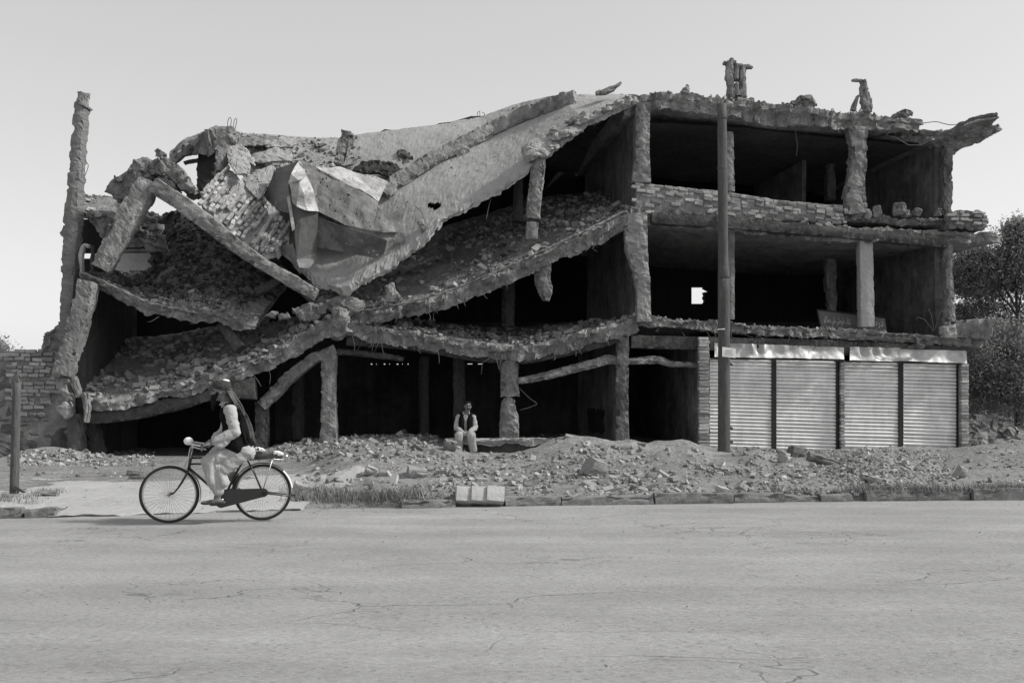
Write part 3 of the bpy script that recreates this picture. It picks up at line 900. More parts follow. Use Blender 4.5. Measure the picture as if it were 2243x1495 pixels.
slab('step', PS([(1985, 1018, -.35), (2100, 1017, -.35)]), PS([(1985, 1012, -.05), (2100, 1013, -.05)]), .12, CO, bld, ds=.08, edge=.02, rag=.02, seed=88)

# crumpled sheet fascia above the shutters
def crumple(name, x0, x1, t0, t1, b0, b1, d, m, seed, amp=.06, creases=()):
    nx, nz = int((x1 - x0) / 3), 10
    V = []
    for i in range(nx + 1):
        u = i / nx; x = x0 + (x1 - x0) * u
        yt, yb = t0 + (t1 - t0) * u, b0 + (b1 - b0) * u
        for j in range(nz + 1):
            w = j / nz
            dd = d - .10 * w ** 1.5 + .03 * math.sin(w * 3.1)
            p = P(x, yt + (yb - yt) * w, dd)
            for (cx, cw, ca) in creases:
                p[1] += ca * math.exp(-((x + 6 * (w - .5) * math.sin(cx) - cx) / cw) ** 2) * math.sin(min(1, w + .25) * 3.1)
            V.append(p)
    V = np.array(V); k = nz + 1
    nn = vecnoise(V, 3.2, seed, 3)
    V[:, 1] += nn[:, 1] * amp; V[:, 2] += nn[:, 2] * amp * .22
    f = [(i * k + j, i * k + j + 1, (i + 1) * k + j + 1, (i + 1) * k + j) for i in range(nx) for j in range(nz)]
    n = len(V)
    f += [tuple(n + q for q in reversed(ff)) for ff in f]
    return obj(name, np.concatenate([V, V + np.array([0, .006, 0])]), f, m, bld, smooth=True)
fm = M['fascia']
crumple('fascia_sheet', 1565, 1849, 750, 760, 781, 786, -.05, fm, 5, amp=.04, creases=[(1600, 16, .10), (1646, 6, -.14), (1664, 5, .12), (1672, 7, -.10), (1716, 12, -.06), (1790, 30, .05)])
crumple('fascia_sheet', 1861, 1972, 759, 762, 789, 791, -.05, fm, 6, amp=.04, creases=[(1890, 5, .08), (1903, 4, -.06), (1916, 4, .07), (1926, 4, -.05), (1942, 6, .05)])
crumple('fascia_sheet', 1970, 2118, 764, 768, 790, 795, -.07, fm, 7, amp=.025, creases=[(2000, 10, .03), (2110, 5, -.05)])
for (x0, y0, x1, y1, r_) in [(1556, 785, 1850, 789, .02), (1850, 791, 2116, 797, .02)]:
    tube('shutter_box_rail', [P(x0, y0, .02), P(x1, y1, .02)], r_, M['rust'], bld)

# ---- middle: folded roof, sagging floors
fr = PS([(540, 420, 1.0), (600, 520, .5), (660, 590, .15), (712, 632, 0), (762, 640, -.15), (800, 612, -.1), (868, 574, 0), (940, 512, 0), (1000, 466, 0), (1100, 412, 0), (1182, 348, 0), (1240, 302, 0), (1282, 268, 0), (1330, 244, 0), (1392, 220, 0)])
bk = PS([(520, 292, 3.2), (575, 292, 3.4), (620, 297, 3.5), (660, 300, 3.6), (700, 302, 3.6), (745, 302, 3.6), (800, 292, 3.6), (890, 281, 3.6), (960, 272, 3.6), (1050, 256, 3.6), (1130, 228, 3.4), (1180, 216, 3.0), (1225, 207, 2.5), (1290, 207, 2.0), (1392, 206, 1.5)])
fold = slab('folded_roof_slab', fr, bk, .17, PA, bld, ds=.06, amp=.015, edge=.035, rag=.16, K=3, seed=51,
            hole=[(952, 452, 15, 7), (888, 345, 13, 12)], vv=list(np.linspace(0, .1, 7)[:-1]) + list(np.linspace(.1, 1, 48)))
# hidden rear of the roof, running on behind the ridge
slab('roof_slab', bk[1:], bk[1:] + np.array([0, 4.5, -.9]), .18, SC, bld, seed=52, ds=.3)
BF = bvh_of(fold.name)
def onfold(px, py, lift=0.0):
    p, n = hit(BF, px, py)
    if p is None: return P(px, py, 1.5)
    return p + np.array([0, 0, lift])
# upstand beam lying along the folded roof
bp = [(838, 436), (870, 408), (920, 376), (975, 345), (1030, 317), (1080, 292), (1130, 268), (1190, 246), (1262, 222)]
bpts = [onfold(x, y, .10) for x, y in bp]
V, f = post_geo(bpts, [.42] * 9, [.40] * 9, amp=.035, seed=53, ds=.06)
obj('roof_beam', V, f, CO, bld)
chunk('concrete_lump', [(990, 322), (1010, 312), (1028, 322), (1030, 340), (1000, 350)], 2.0, .35, PA, bld, amp=.05, seed=54)
# broken lip of the folded slab
for i, (poly, d) in enumerate([([(1148, 318), (1190, 300), (1222, 305), (1228, 320), (1196, 340), (1160, 345)], .0), ([(1205, 285), (1262, 268), (1276, 282), (1240, 302), (1210, 305)], .05),
                               ([(1240, 262), (1300, 240), (1330, 243), (1282, 270)], .1), ([(1318, 236), (1388, 208), (1400, 224), (1360, 232), (1326, 244)], .05)]):
    chunk('broken_lip', poly, d - .1, .4, PA, bld, amp=.06, seed=60 + i, gy=-.6)
# hanging broken columns
col([(1180, 345, .15), (1176, 400, .15), (1170, 440, .15), (1168, 480, .15)], [30, 32, 30, 32], .35, seed=91, amp=.06)
col([(1166, 488, .1), (1164, 525, .1)], [26, 24], .3, seed=92, amp=.05)
col([(1136, 380, 2.0), (1134, 486, 2.0)], [20, 24], .35, seed=93, amp=.03, m=SC)
# second floor, sagging slab with rubble
fr = PS([(735, 690, -.1), (800, 684, -.1), (900, 668, -.1), (1000, 638, -.1), (1100, 598, -.1), (1200, 552, -.1), (1290, 510, -.1), (1368, 472, -.05), (1398, 446, 0)])
bk = PS([(640, 610, 4.0), (720, 592, 4.5), (830, 560, 5), (960, 500, 5.2), (1060, 470, 5.4), (1150, 440, 5.4), (1230, 425, 5.4), (1310, 420, 5.4), (1360, 420, 5.4)])
mid2 = slab('sagging_floor_slab', fr, bk, [.24, .28, .32, .36, .36, .36, .38, .40, .36], CO, bld, ds=.06, amp=.03, edge=.05, rag=.12, K=6, seed=55)
post('edge_strip', [(745, 688, -.15), (900, 662, -.15), (1000, 630, -.15), (1100, 590, -.15), (1200, 544, -.15), (1290, 502, -.15), (1366, 464, -.12)], [3, 4, 4, 5, 4, 5, 3], .10, CO, bld, amp=.05, seed=57)
# first floor slab, middle
fr = PS([(742, 702, -.2), (800, 716, -.15), (870, 722, -.1), (950, 734, -.1), (1050, 752, -.1), (1130, 760, -.1), (1165, 758, -.1), (1230, 742, -.1), (1310, 720, -.1), (1400, 696, -.05)])
bk = PS([(735, 688, 4.5), (800, 696, 5), (880, 700, 5.2), (960, 706, 5.4), (1060, 716, 5.4), (1130, 716, 5.4), (1165, 714, 5.4), (1230, 706, 5.4), (1310, 702, 5.4), (1390, 700, 5.4)])
mid1 = slab('sagging_floor_slab', fr, bk, [.3, .34, .36, .36, .34, .34, .36, .38, .36, .3], CO, bld, ds=.06, amp=.03, edge=.055, rag=.12, K=6, seed=56)
post('edge_beam', [(760, 745, .2), (900, 756, .25), (1050, 780, .25), (1150, 785, .25), (1250, 768, .25), (1350, 742, .25)], [22, 20, 26, 24, 20, 20], .3, SC, bld, amp=.04, seed=58)
# columns of the middle bays
col([(1190, 578, .2), (1188, 610, .2), (1196, 640, .15), (1196, 658, .15)], [34, 36, 30, 14], .35, seed=94, amp=.07)
col([(1114, 595, 2.2), (1113, 715, 2.2)], [30, 28], .4, seed=95, amp=.05, m=SC)
col([(1116, 765, .3), (1116, 835, .3), (1117, 868, .3)], [36, 40, 42], .42, seed=96, amp=.06)
col([(1119, 872, .3), (1112, 884, .3), (1116, 920, .3), (1115, 965, .3)], [22, 30, 42, 44], .42, seed=97, amp=.05)
col([(1364, 738, .2), (1362, 850, .2), (1361, 975, .2)], [26, 28, 32], .4, seed=98, amp=.06, m=PL)
col([(1005, 775, 2.6), (1008, 960, 2.6)], [26, 28], .4, seed=99, amp=.04, m=SC)
post('lintel_beam', [(1134, 834, .2), (1200, 822, .2), (1270, 803, .2), (1330, 787, .2), (1376, 790, .2), (1440, 788, .2), (1470, 797, .2), (1532, 800, .2)], [15, 17, 20, 20, 14, 18, 12, 10], .22, CO, bld, amp=.06, seed=100)
col([(722, 775, .3), (720, 860, .3), (722, 930, .3), (719, 1010, .3)], [34, 31, 35, 42], .36, seed=101, amp=.05)
post('lintel_beam', [(738, 770, .3), (800, 774, .3), (884, 786, .3)], [13, 15, 10], .25, SC, bld, amp=.05, seed=102)
post('diagonal_beam', [(735, 765, .3), (690, 784, .3), (640, 822, .3), (600, 862, .3), (575, 888, .3)], [22, 24, 26, 28, 24], .35, CO, bld, amp=.045, seed=103)
col([(574, 880, .5), (576, 930, .5), (572, 1000, .5)], [26, 28, 28], .35, seed=104, amp=.05, m=SC)
col([(654, 815, 2.5), (654, 960, 2.5)], [22, 22], .4, seed=105, amp=.04, m=SC)
side_wall('partition_wall', 930, 770, 930, 1010, 3.5, 6.2, SC)

# ---- left: lower slab sliding to the ground, upper slab above it
fr = PS([(186, 876, -.3), (206, 884, -.35), (257, 878, -.35), (368, 856, -.3), (430, 842, -.3), (500, 820, -.25), (590, 772, -.2), (660, 728, -.2), (728, 694, -.2)])
bk = PS([(160, 742, 4.2), (190, 740, 4.2), (240, 742, 4.3), (340, 735, 4.5), (400, 728, 4.6), (460, 715, 4.6), (560, 700, 4.6), (640, 690, 4.5), (725, 678, 4.2)])
low = slab('fallen_floor_slab', fr, bk, [.18, .2, .2, .22, .24, .3, .42, .46, .44], CO, bld, ds=.06, amp=.03, edge=.045, rag=.12, K=6, seed=65)
post('edge_beam', [(200, 912, 0), (300, 902, 0), (405, 880, 0), (470, 858, 0), (560, 850, 0)], [34, 34, 30, 30, 50], .35, SC, bld, amp=.04, seed=66)
fr = PS([(172, 604, -.2), (215, 616, -.2), (260, 642, -.2), (330, 672, -.2), (430, 690, -.2), (500, 700, -.15), (558, 706, -.1)])
bk = PS([(205, 604, 3.3), (255, 598, 3.3), (305, 592, 3.3), (350, 584, 3.3), (386, 462, 3.5), (520, 500, 3.4), (640, 600, 3.2)])
upl = slab('fallen_floor_slab', fr, bk, [.24, .22, .24, .2, .2, .2, .16], CO, bld, ds=.06, amp=.05, edge=.045, rag=.12, K=5, seed=67)
post('edge_strip', [(176, 596, -.25), (215, 610, -.25), (262, 634, -.25), (330, 664, -.25), (420, 682, -.25), (470, 690, -.22)], [5, 5, 4, 4, 4, 2], .1, CO, bld, amp=.05, seed=68)
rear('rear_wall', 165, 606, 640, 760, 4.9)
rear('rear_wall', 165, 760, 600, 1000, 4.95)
side_wall('end_wall', 176, 600, 176, 1010, .3, 4.9, SC, sgn=-1)
# broken slab, upper left end, and pale wall seen through under it
fr = PS([(178, 466, .3), (206, 482, .3), (240, 505, .3), (290, 530, .5), (372, 550, .8)])
bk = PS([(182, 430, 2.6), (212, 425, 2.6), (268, 430, 2.6), (300, 440, 2.6), (340, 478, 2.6)])
upt = slab('broken_floor_slab', fr, bk, .2, CO, bld, ds=.06, amp=.05, edge=.08, rag=.3, K=4, seed=69)
prism('pale_wall', [P(234, 612, 3.9), P(372, 612, 3.9), P(366, 552, 3.9), P(240, 552, 3.9)], NF * .15, M['white'], bld)
post('lintel_beam', [(244, 550, 3.7), (360, 550, 3.7)], [7, 8], .25, CO, bld, amp=.02, seed=70)
post('window_jamb', [(208, 540, 1.5), (206, 600, 1.5)], [10, 10], .3, SC, bld, amp=.02, seed=73)
post('bent_frame', [(180, 600, -.1), (178, 560, -.1), (184, 536, -.1), (196, 540, -.1)], [6, 8, 8, 9], .15, PA, bld, amp=.01, seed=74)
# tall end column
col([(158, 760, .3), (152, 700, .3), (155, 620, .3), (159, 533, .3), (164, 445, .3), (166, 427, .3), (175, 298, .3), (181, 232, .3)], [34, 28, 30, 33, 30, 27, 24, 21], .4, seed=106, amp=.035, name='end_column', m=mat('banded_concrete', .20, var=.3, fvar=.4, bump=1.0, bscale=5, bdist=.06, stretch=(.5, .5, 2.4)))
col([(182, 234, .3), (184, 206, .3)], [20, 19], .35, seed=107, amp=.06, name='end_column')
post('end_column', [(182, 234.5, .3), (183, 231, .3)], [27, 27], .45, CO, bld, amp=.02, seed=117)
for q in ([(190, 210, .3), (192, 203, .3), (195, 206, .3), (193, 214, .3)], [(196, 218, .25), (197, 204, .25)], [(186, 350, .2), (194, 362, .2), (190, 376, .2), (186, 384, .2)]):
    tube('rebar', PS(q), .008, M['rust'], bld, ds=.05)
chunk('concrete_lump', [(131, 512), (137, 490), (147, 488), (147, 516)], .3, .3, CO, bld, amp=.05, seed=108)
chunk('wall_stub', [(97, 768), (100, 735), (116, 720), (132, 708), (150, 712), (152, 800), (110, 790)], .4, .5, CO, bld, amp=.07, seed=109)
# leaning columns
col([(330, 400, -.1), (300, 450, -.15), (262, 520, -.2), (222, 588, -.2)], [46, 48, 46, 40], .45, seed=110, amp=.05, name='leaning_column', m=CO)
col([(196, 618, -.25), (178, 690, -.3), (158, 760, -.35), (140, 822, -.4)], [38, 40, 40, 38], .42, seed=111, amp=.04, name='leaning_column', m=CO)
col([(142, 826, -.35), (146, 850, -.3), (160, 872, -.25)], [30, 24, 22], .3, seed=112, amp=.06, name='leaning_column')
col([(160, 826, -.35), (168, 846, -.35), (176, 866, -.3)], [16, 14, 10], .2, seed=113, amp=.05, name='leaning_column')
col([(188, 860, -.4), (192, 890, -.4), (190, 925, -.4)], [14, 16, 6], .2, seed=114, amp=.04, name='leaning_column')
chunk('concrete_lump', [(122, 892), (146, 880), (156, 892), (154, 910), (143, 917)], -.4, .3, PA, bld, amp=.03, seed=115)
col([(168, 905, .1), (169, 1012, .1)], [30, 32], .4, seed=116, amp=.03, m=PL)
col([(196, 900, .5), (205, 945, .5), (218, 1005, .6)], [24, 26, 30], .35, seed=118, amp=.05, m=SC)
# crushed hood of slabs at the top left
for i, (poly, d, th, m_, gy) in enumerate([
    ([(229, 418), (233, 405), (262, 382), (294, 370), (330, 386), (310, 408), (296, 428), (259, 430)], .0, 1.2, CO, .3),
    ([(275, 370), (306, 343), (330, 347), (352, 346), (372, 356), (366, 384), (336, 388), (300, 368), (280, 374)], -.1, 1.2, CO, .2),
    ([(345, 346), (383, 354), (412, 396), (430, 412), (424, 424), (398, 412), (366, 388)], -.15, .9, CO, .2),
    ([(345, 335), (352, 329), (360, 331), (359, 344), (346, 345)], .1, .3, CO, 0),
    ([(330, 388), (362, 392), (386, 410), (372, 424), (345, 418), (334, 404)], -.2, .7, SC, 0)]):
    chunk('crushed_slab', poly, d, th, m_, bld, amp=.07, seed=120 + i, gy=gy)
# rear hood with dark pier under it
fr = PS([(374, 340, 1.6), (410, 312, 1.5), (440, 296, 1.5), (470, 282, 1.5), (500, 288, 1.5), (522, 292, 1.6)])
bk = PS([(372, 332, 3.6), (410, 302, 3.6), (445, 288, 3.6), (472, 276, 3.6), (495, 279, 3.6), (525, 290, 3.6)])
slab('roof_hood_slab', fr, bk, [.2, .35, .45, .5, .5, .4], CO, bld, ds=.06, amp=.05, edge=.08, rag=.3, K=4, seed=130)
col([(458, 310, 2.4), (455, 420, 2.4)], [44, 40], .5, seed=131, amp=.04, m=SC)
col([(494, 285, 1.4), (488, 330, 1.3), (482, 380, 1.1)], [34, 28, 18], .35, seed=132, amp=.05)
chunk('concrete_lump', [(484, 292), (490, 280), (508, 277), (517, 290), (510, 312), (490, 312)], 1.2, .5, CO, bld, amp=.05, seed=133)
post('window_rail', [(404, 358, 2.4), (440, 350, 2.4)], [6, 8], .2, CO, bld, amp=.02, seed=134)
post('roof_slope_beam', [(366, 366, 1.4), (384, 352, 1.5), (420, 322, 1.6)], [10, 12, 12], .2, SC, bld, amp=.03, seed=135)
# pale slab sheets lying on the roof, left
for i, (poly, d, m_) in enumerate([([(496, 336), (506, 318), (520, 318), (536, 334), (548, 362), (538, 380), (516, 380), (500, 356)], .9, PA),
                                   ([(512, 314), (530, 318), (556, 346), (560, 362), (548, 356), (528, 334)], 1.1, PA),
                                   ([(556, 336), (600, 322), (640, 334), (640, 352), (566, 356), (552, 344)], 2.0, PA),
                                   ([(570, 312), (610, 302), (660, 306), (640, 322), (588, 322)], 2.6, PA),
                                   ([(522, 300), (560, 294), (610, 300), (590, 318), (526, 318)], 2.7, CO),
                                   ([(530, 392), (560, 372), (600, 362), (606, 372), (586, 410), (566, 438), (540, 410)], 1.0, PA)]):
    chunk('slab_fragment', poly, d, .14, m_, bld, amp=.03, seed=140 + i, gy=-1.6)
# ribbed floor panel hanging over the rubble, with its edge beam
beam = post('hanging_beam', [(338, 405, -.25), (400, 446, -.3), (460, 492, -.35), (520, 540, -.4), (580, 580, -.45), (640, 616, -.5), (692, 646, -.5)], [34, 36, 34, 32, 26, 28, 26], .35, CO, bld, amp=.05, seed=150)
fr = PS([(424, 452, -.25), (470, 490, -.3), (520, 530, -.35), (572, 572, -.4), (606, 560, -.4)])
bk = PS([(498, 370, .9), (540, 402, .85), (586, 436, .8), (628, 470, .75), (640, 512, .7)])
panel = slab('ribbed_panel', fr, bk, .16, M['panelbrick'], bld, ds=.07, amp=.05, edge=.07, rag=.3, K=3, seed=151, vv=list(np.linspace(0, 1, 22)))
T = SURF[panel.name]
nn = np.cross(T[5, 8] - T[0, 8], T[2, 15] - T[2, 5]); nn /= np.linalg.norm(nn)
if nn[1] > 0: nn = -nn
for i, u in enumerate([.02, .12, .22, .32, .42, .52, .62, .72, .82, .92]):
    row = T[int(u * (len(T) - 1))]
    e = len(row) - 1 - int(rb.integers(0, 7)); s0 = int(rb.integers(0, 8))
    pts = row[[s0, (s0 + e) // 2, e]] + nn * .06
    if i == 0: pts[-1] = P(500, 366, .85)
    V, f = post_geo(pts, .10, .13, ds=.05, amp=.03, seed=160 + i)
    obj('rib', V, f, M['panelbrick'], panel)
# hollow clay blocks of the panel, course by course
bm = bmesh.new(); bmesh.ops.create_cube(bm, size=1.0)
for v in bm.verts: v.co = Vector((v.co.x * .15, v.co.y * .085, v.co.z * .10))
bmesh.ops.bevel(bm, geom=bm.edges[:], offset=.012, segments=1, affect='EDGES')
blk_me = bpy.data.meshes.new('hollow_block'); bm.to_mesh(blk_me); bm.free(); blk_me.materials.append(mat('hollow_clay_block', .33, var=.4, fvar=.4, fscale=14, bump=.8, bscale=18, bdist=.02, objrand=.4, pits=.9, pscale=11))
def panel_at(u, v):
    a = u * (T.shape[0] - 1.001); b = v * (T.shape[1] - 1.001); i, j = int(a), int(b); a -= i; b -= j
    return T[i, j] * (1 - a) * (1 - b) + T[i + 1, j] * a * (1 - b) + T[i, j + 1] * (1 - a) * b + T[i + 1, j + 1] * a * b
nu_, nv_ = 18, 9
for i in range(nu_):
    if i in (5, 11): continue
    top_ = .98 - .25 * rb.random()
    for j in range(nv_):
        u, v = (i + .5) / nu_, (j + .5 + .3 * (i % 2)) / nv_
        if v > top_ or rb.random() < .10: continue
        c = panel_at(u, v)
        ev = panel_at(u, min(v + .05, .99)) - panel_at(u, max(v - .05, 0)); ev /= np.linalg.norm(ev)
        eu = np.cross(nn, ev); eu /= np.linalg.norm(eu); en = np.cross(ev, eu)
        R_ = Matrix(np.stack([ev, eu, en], 1).tolist()).to_euler()
        R_.rotate_axis('Z', rb.normal(0, .06)); R_.rotate_axis('X', rb.normal(0, .12))
        inst('hollow_block', blk_me, panel, c + nn * (.055 + rb.normal(0, .02)), R_, (1.05 + rb.normal(0, .08), 1, .9 + rb.normal(0, .1)))
post('fallen_beam', [(560, 640, .6), (592, 626, .7), (622, 604, .8)], [18, 18, 14], .25, SC, bld, amp=.03, seed=170)
post('fallen_column', [(488, 708, .3), (508, 736, .2), (528, 764, .1)], [22, 24, 24], .3, SC, bld, amp=.02, seed=171)
# junction of the folded floors
for i, (poly, d, th, m_) in enumerate([
    ([(728, 676), (745, 672), (762, 678), (764, 704), (756, 722), (736, 718), (728, 700)], -.35, .5, CO),
    ([(640, 678), (680, 664), (715, 664), (718, 680), (690, 700), (664, 704), (650, 690)], -.1, .8, CO),
    ([(700, 668), (735, 650), (772, 654), (800, 664), (790, 684), (740, 690)], -.1, .8, CO),
    ([(746, 632), (764, 618), (784, 618), (772, 634), (764, 646), (750, 642)], -.25, .25, PA),
    ([(580, 690), (606, 678), (612, 686), (598, 696)], -.05, .2, CO), ([(606, 690), (628, 682), (632, 694), (612, 698)], -.1, .2, CO),
    ([(722, 718), (760, 712), (770, 726), (742, 740), (726, 736)], -.15, .5, CO),
    ([(846, 628), (862, 618), (866, 640), (880, 652), (870, 664), (850, 660)], -.05, .3, CO)]):
    chunk('concrete_lump', poly, d, th, m_, bld, amp=.05, seed=180 + i)
# stump, dark wreckage and stones on the folded roof
q0, q1 = onfold(742, 362, .0), onfold(768, 330, 0)
col_pts = [P(742, 364, 2.2), P(752, 330, 2.3), P(764, 292, 2.35)]
V, f = post_geo(col_pts, [.32, .34, .36], [.3, .3, .3], amp=.07, seed=190); obj('column_stump', V, f, CO, bld)
for i, (poly, d) in enumerate([([(771, 371), (790, 356), (812, 350), (836, 349), (826, 378), (800, 378)], 1.9), ([(826, 378), (840, 352), (872, 358), (884, 372), (850, 388)], 1.9), ([(736, 366), (772, 360), (768, 372), (738, 376)], 1.8)]):
    chunk('roof_wreckage', poly, d, .12, M['darkmetal'], bld, amp=.04, seed=192 + i, gy=-1.2)
for i, (poly, d) in enumerate([([(872, 332), (884, 326), (904, 334), (908, 352), (888, 362), (874, 350)], 2.6)]):
    chunk('roof_wreckage', poly, d, .1, M['rust'], bld, amp=.05, seed=196 + i, gy=-1.2)
# what still stands on the roof, against the sky
def rp(name, pts, w, seed, dep=.3, m=CO, amp=.06, **kw): return post(name, pts, w, dep, m, bld, amp=amp, seed=seed, **kw)
rp('roof_pier', [(1600, 216, .6), (1599, 190, .6), (1597, 165, .6), (1599, 136, .6)], [18, 15, 17, 16], 200, amp=.045)
rp('roof_pier', [(1627, 216, .6), (1625, 190, .6), (1626, 165, .6), (1624, 146, .6)], [16, 15, 14, 16], 201, amp=.045)
rp('roof_pier', [(1613, 212, .6), (1612, 184, .6)], [14, 10], 217, amp=.04)
rp('roof_pier', [(1612, 176, .6), (1611, 142, .6)], [12, 12], 218, amp=.03)
rp('roof_pier', [(1585, 139, .6), (1599, 137, .6), (1610, 139, .6)], [6, 9, 8], 202, amp=.02, dep=.2)
rp('roof_pier', [(1600, 140, .6), (1602, 130, .6)], [10, 8], 219, amp=.02, dep=.2)
rp('roof_pier', [(1610, 145, .6), (1634, 146, .6), (1647, 150, .6)], [8, 9, 4], 203, amp=.02, dep=.2)
rp('roof_pier', [(1612, 220, .55), (1648, 224, .55)], [12, 14], 204, amp=.05)
rp('roof_pier', [(1898, 246, .5), (1897, 220, .5), (1893, 196, .5), (1890, 176, .5)], [24, 22, 14, 10], 205, amp=.06)
rp('roof_pier', [(1867, 176, .5), (1882, 176, .5), (1894, 180, .5)], [5, 6, 6], 206, amp=.015, dep=.12)
rp('roof_pier', [(1869, 242, .5), (1873, 226, .5), (1879, 210, .5)], [11, 9, 5], 207, amp=.03, dep=.15)
for i, poly in enumerate([[(1735, 228), (1748, 216), (1762, 208), (1776, 208), (1784, 222), (1792, 230)], [(1968, 254), (1972, 242), (1988, 239), (1998, 244), (1996, 254)], [(1499, 196), (1503, 186), (1510, 187), (1512, 196), (1507, 200)]]):
    chunk('roof_lump', poly, .5, .4, CO, bld, amp=.06, seed=210 + i)
post('splintered_beam', [(1306, 206, 1.0), (1326, 200, 1.0), (1346, 192, 1.0), (1360, 182, 1.0)], [9, 12, 10, 5], .15, CO, bld, amp=.03, seed=215)
post('splintered_beam', [(1316, 204, .9), (1336, 201, .9), (1346, 196, .9)], [10, 8, 4], .15, CO, bld, amp=.03, seed=216)

# ---- loose rubble on the slabs (uncountable)
scatter('rubble', SURF[mid2.name], 9000, .010, .13, M['rubble'], bld, 301, v=(.015, .9), lift=.08)
scatter('rubble', SURF[mid1.name], 8500, .010, .13, M['rubble'], bld, 302, v=(.005, .8), lift=.10)
scatter('rubble', SURF[low.name], 11000, .010, .15, M['rubble'], bld, 303, v=(.015, .95), lift=.06)
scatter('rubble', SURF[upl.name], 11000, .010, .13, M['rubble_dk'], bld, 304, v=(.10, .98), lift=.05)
scatter('rubble', SURF[upl.name], 1800, .015, .09, M['rubble'], bld, 305, v=(.01, .18), lift=.05)
scatter('rubble', SURF[upt.name], 900, .02, .12, M['rubble'], bld, 306, lift=.1)
scatter('rubble', SURF[fold.name], 2200, .012, .09, M['rubble'], bld, 307, u=(.02, .40), v=(.5, 1.0), lift=.03)
scatter('rubble', SURF[fold.name], 300, .012, .04, M['rubble'], bld, 308, u=(.3, .98), v=(.25, .98))
scatter('rubble', SURF[roof.name], 1500, .02, .09, M['rubble'], bld, 309, v=(.0, .15), lift=.05)
scatter('rubble', SURF['floor_slab.001'], 900, .012, .06, M['rubble'], bld, 310, v=(.0, .1), lift=.03)
scatter('rubble', SURF['floor_edge_layer'], 400, .015, .07, M['rubble'], bld, 311, v=(.0, .5), lift=.03)
# rebars sticking from the broken edges
rr2 = np.random.default_rng(9)
def rebars(T, n, lo, hi, seed, drop=.2):
    r = np.random.default_rng(seed)
    for _ in range(n):
        i = int(r.uniform(lo, hi) * (len(T) - 1))
        p = T[i, 0] + np.array([0, -.02, -r.uniform(.12, .32)])
        q = [p + [0, .12, .02], p]
        for s in range(3):
            p = p + np.array([r.normal(0, .06), -r.uniform(0, .06), -r.uniform(.02, drop) * .6 + .02]); q.append(p)
        tube('rebar', np.array(q), .009, M['rust'], bld, ns=4)
rebars(SURF[mid1.name], 34, .02, .98, 1, .35); rebars(SURF[mid2.name], 26, .05, .98, 2, .3); rebars(SURF[low.name], 10, .45, .98, 3, .2); rebars(SURF['floor_slab.001'], 26, .02, .7, 4, .25); rebars(SURF['floor_slab'], 16, .02, .9, 6, .2); rebars(SURF[roof.name], 26, .05, .95, 5, .3); rebars(SURF[upl.name], 3, .3, .95, 7, .2)
for q in ([(497, 292, 1.2), (499, 264, 1.2), (504, 255, 1.2), (507, 262, 1.2), (503, 290, 1.2)], [(510, 290, 1.2), (513, 262, 1.2), (518, 257, 1.2), (519, 264, 1.2), (513, 292, 1.2)],
          [(1045, 256, 3.4), (1046, 246, 3.4), (1050, 244, 3.4)], [(1051, 255, 3.4), (1051, 243, 3.4)], [(1062, 253, 3.4), (1060, 246, 3.4), (1056, 246, 3.4)],
          [(1742, 282, .2), (1744, 300, .2), (1747, 320, .2), (1744, 342, .2)], [(2045, 725, 0), (2026, 700, 0), (2010, 694, 0), (2006, 700, 0)], [(2046, 724, 0), (2040, 690, 0), (2034, 676, 0), (2032, 682, 0)],
          [(2047, 724, 0), (2056, 690, 0), (2064, 678, 0), (2068, 690, 0)], [(2080, 722, -.3), (2100, 716, -.3), (2126, 708, -.3)], [(1138, 850, .1), (1160, 872, .1), (1178, 884, .1), (1160, 892, .1), (1138, 898, .1)],
          [(1134, 770, .1), (1136, 800, .1), (1134, 832, .1)], [(1300, 276, .1), (1330, 256, .1), (1370, 240, .1)], [(908, 450, .4), (922, 462, .4), (928, 476, .3)], [(590, 842, -.1), (592, 830, -.1), (592, 818, -.1)], [(572, 846, -.1), (564, 832, -.1), (556, 822, -.1)], [(1065, 480, 0), (1070, 455, .1), (1076, 432, .2)]):
    tube('rebar', PS(q), .009, M['rust'], bld, ns=5, ds=.08)
chunk('hanging_lump', [(914, 484), (920, 478), (928, 480), (930, 490), (920, 494)], .2, .12, CO, bld, amp=.02, seed=220, ds=.05)
chunk('hanging_lump', [(921, 496), (934, 492), (942, 502), (934, 512), (924, 512)], .15, .15, CO, bld, amp=.02, seed=221, ds=.05)
